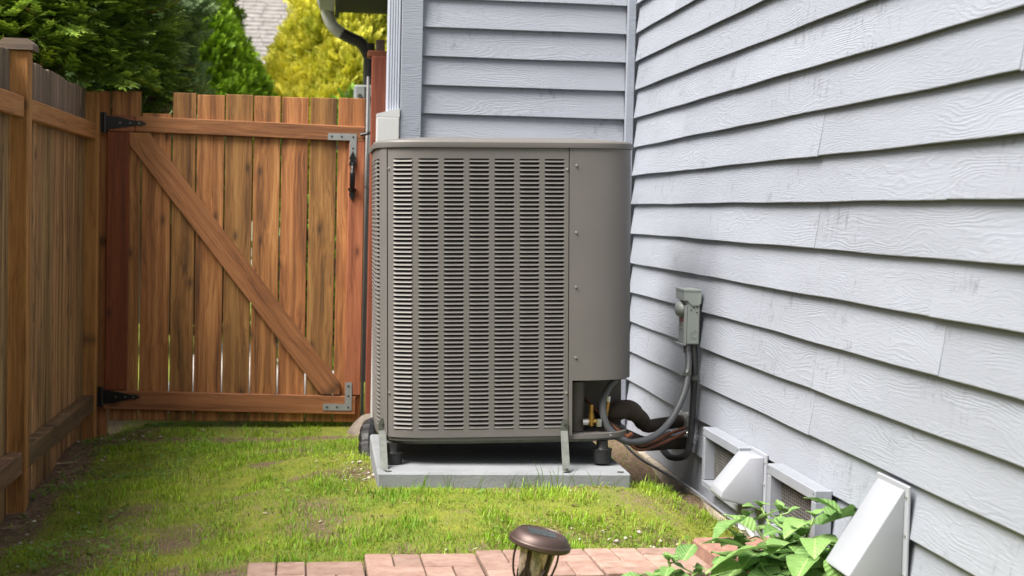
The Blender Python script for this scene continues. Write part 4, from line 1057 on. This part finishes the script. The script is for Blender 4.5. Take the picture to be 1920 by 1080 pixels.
blades(120000, .012, .027, .0008, .0018, .25, 1.2, lambda s,t,b: (1.1-1.2*s)*np.clip((t-.36)*3.6,.03,1), ((.115,.275,.012),(.31,.44,.03)), "grass", "short patchy lawn grass covering the ground round the unit", True, seed=6)
# tall stray blades along the front of the pad
b = MB()
for px in (.30,.36,.44,.55,.66,.72,.745,.78,.80,.83,.86,.9,.97,1.04,1.14,1.18,1.2):
    for q in range(random.choice((1,2,3))):
        xx = px+random.uniform(-.012,.012); yy = 5.43+random.uniform(-.03,.012); hh = random.uniform(.045,.085) if px not in (.78,.80,.83,.86) else random.uniform(.08,.12)
        lx = random.uniform(-.05,.06); z0 = gzs(xx, yy)-.003
        p = [(xx,yy,z0),(xx+lx*.35,yy-.006,z0+hh*.55),(xx+lx,yy-.014,z0+hh)]
        b.add([(p[0][0]-.0015,)+p[0][1:],(p[0][0]+.0015,)+p[0][1:],(p[1][0]-.0012,)+p[1][1:],(p[1][0]+.0012,)+p[1][1:],p[2]], [(0,1,3,2),(2,3,4)])
tag(link("grass_blades", b.mesh("grass_blades", plain("tall_grass", (.13,.21,.03), .55, 0, .3, 40))), "tall stray grass blades standing against the front of the pad", "grass", kind='stuff')
# clover-like weeds near the fence and scattered
NW = 3400; wx = np.concatenate([rs.uniform(-1.14,-.55,2300), rs.uniform(-1.1,1.4,1100)]); wy = 4.6+3.5*rs.rand(NW); wt = fbm(wx*4+7, wy*4, 3)
k = in_lawn(wx, wy)&(wt > .50); wx, wy = wx[k], wy[k]; NW = len(wx); wz = gz(wx, wy)+rs.uniform(.004,.022,NW)
az = rs.rand(NW)*6.28; rad = rs.uniform(.0045,.0105,NW); t1 = rs.normal(0,.3,NW); t2 = rs.normal(0,.3,NW); V = []
ang = np.arange(6)*np.pi/3
for a in ang:
    ox = rad*np.cos(a+az); oy = .75*rad*np.sin(a+az); V.append(np.stack([wx+ox, wy+oy, wz+t1*ox+t2*oy], -1))
V = np.stack(V, 1).reshape(-1,3); Fc = np.arange(NW*6).reshape(-1,6)
cw = np.array([.11,.20,.035])*rs.uniform(.7,1.5,(NW,1))
tag(link("weeds", np_mesh("weeds", V, Fc, GRASS, {"tint": np.repeat(cw,6,axis=0)})), "small round leaved weeds among the grass near the fence", "weeds", kind='stuff')
# leaf litter, bark crumbs and pebbles
NL = 2600; lx = np.concatenate([rs.normal(-1.02,.10,700), rs.normal(.14,.09,500), rs.normal(.95,.28,700), rs.uniform(-1.1,1.4,700)]); ly = np.concatenate([rs.uniform(4.8,8,700), rs.normal(5.85,.3,500), rs.normal(4.75,.16,700), rs.uniform(4.4,8,700)])
k = in_lawn(lx, ly); lx, ly = lx[k], ly[k]; NL = len(lx); lz = gz(lx, ly)+.004; az = rs.rand(NL)*6.28; a_ = rs.uniform(.002,.008,NL); b_ = a_*rs.uniform(.3,.8,NL); t1 = rs.normal(0,.4,NL); V = []
for cx, cy in ((-1,-1),(1,-.7),(1.1,1),(-.8,.9)):
    ox = a_*cx*np.cos(az)-b_*cy*np.sin(az); oy = a_*cx*np.sin(az)+b_*cy*np.cos(az); V.append(np.stack([lx+ox, ly+oy, lz+.003+t1*ox], -1))
pal = np.array([[.06,.035,.02],[.14,.085,.05],[.30,.22,.14],[.55,.50,.42],[.10,.055,.03]]); ci = rs.choice(5, NL, p=[.34,.28,.2,.07,.11])
tag(link("leaf_litter", np_mesh("leaf_litter", np.stack(V,1).reshape(-1,3), np.arange(NL*4).reshape(-1,4), GRASS, {"tint": np.repeat(pal[ci],4,axis=0)})), "dry bits of leaf and bark scattered over bare soil", "leaf litter", kind='stuff')
b = MB(); rp = random.Random(4)
for i in range(70):
    cx, cy = rp.choice([(rp.gauss(-1.0,.07), rp.uniform(5.2,8)), (rp.gauss(.13,.06), rp.uniform(5.5,6.3)), (rp.uniform(.7,1.3), rp.gauss(4.75,.12)), (rp.gauss(-.9,.15), rp.gauss(7.7,.15))]); r = rp.uniform(.003,.010)
    o = len(b.v); b.lathe([(r*.3,r*.7),(r*.9,r*.3),(r,0),(r*.6,-r*.4)], (cx,cy,gzs(cx,cy)+.004), 6)
tag(link("pebbles", b.mesh("pebbles", STONE, (0,0,0), 60)), "small pale pebbles on the bare soil", "pebbles", kind='stuff')
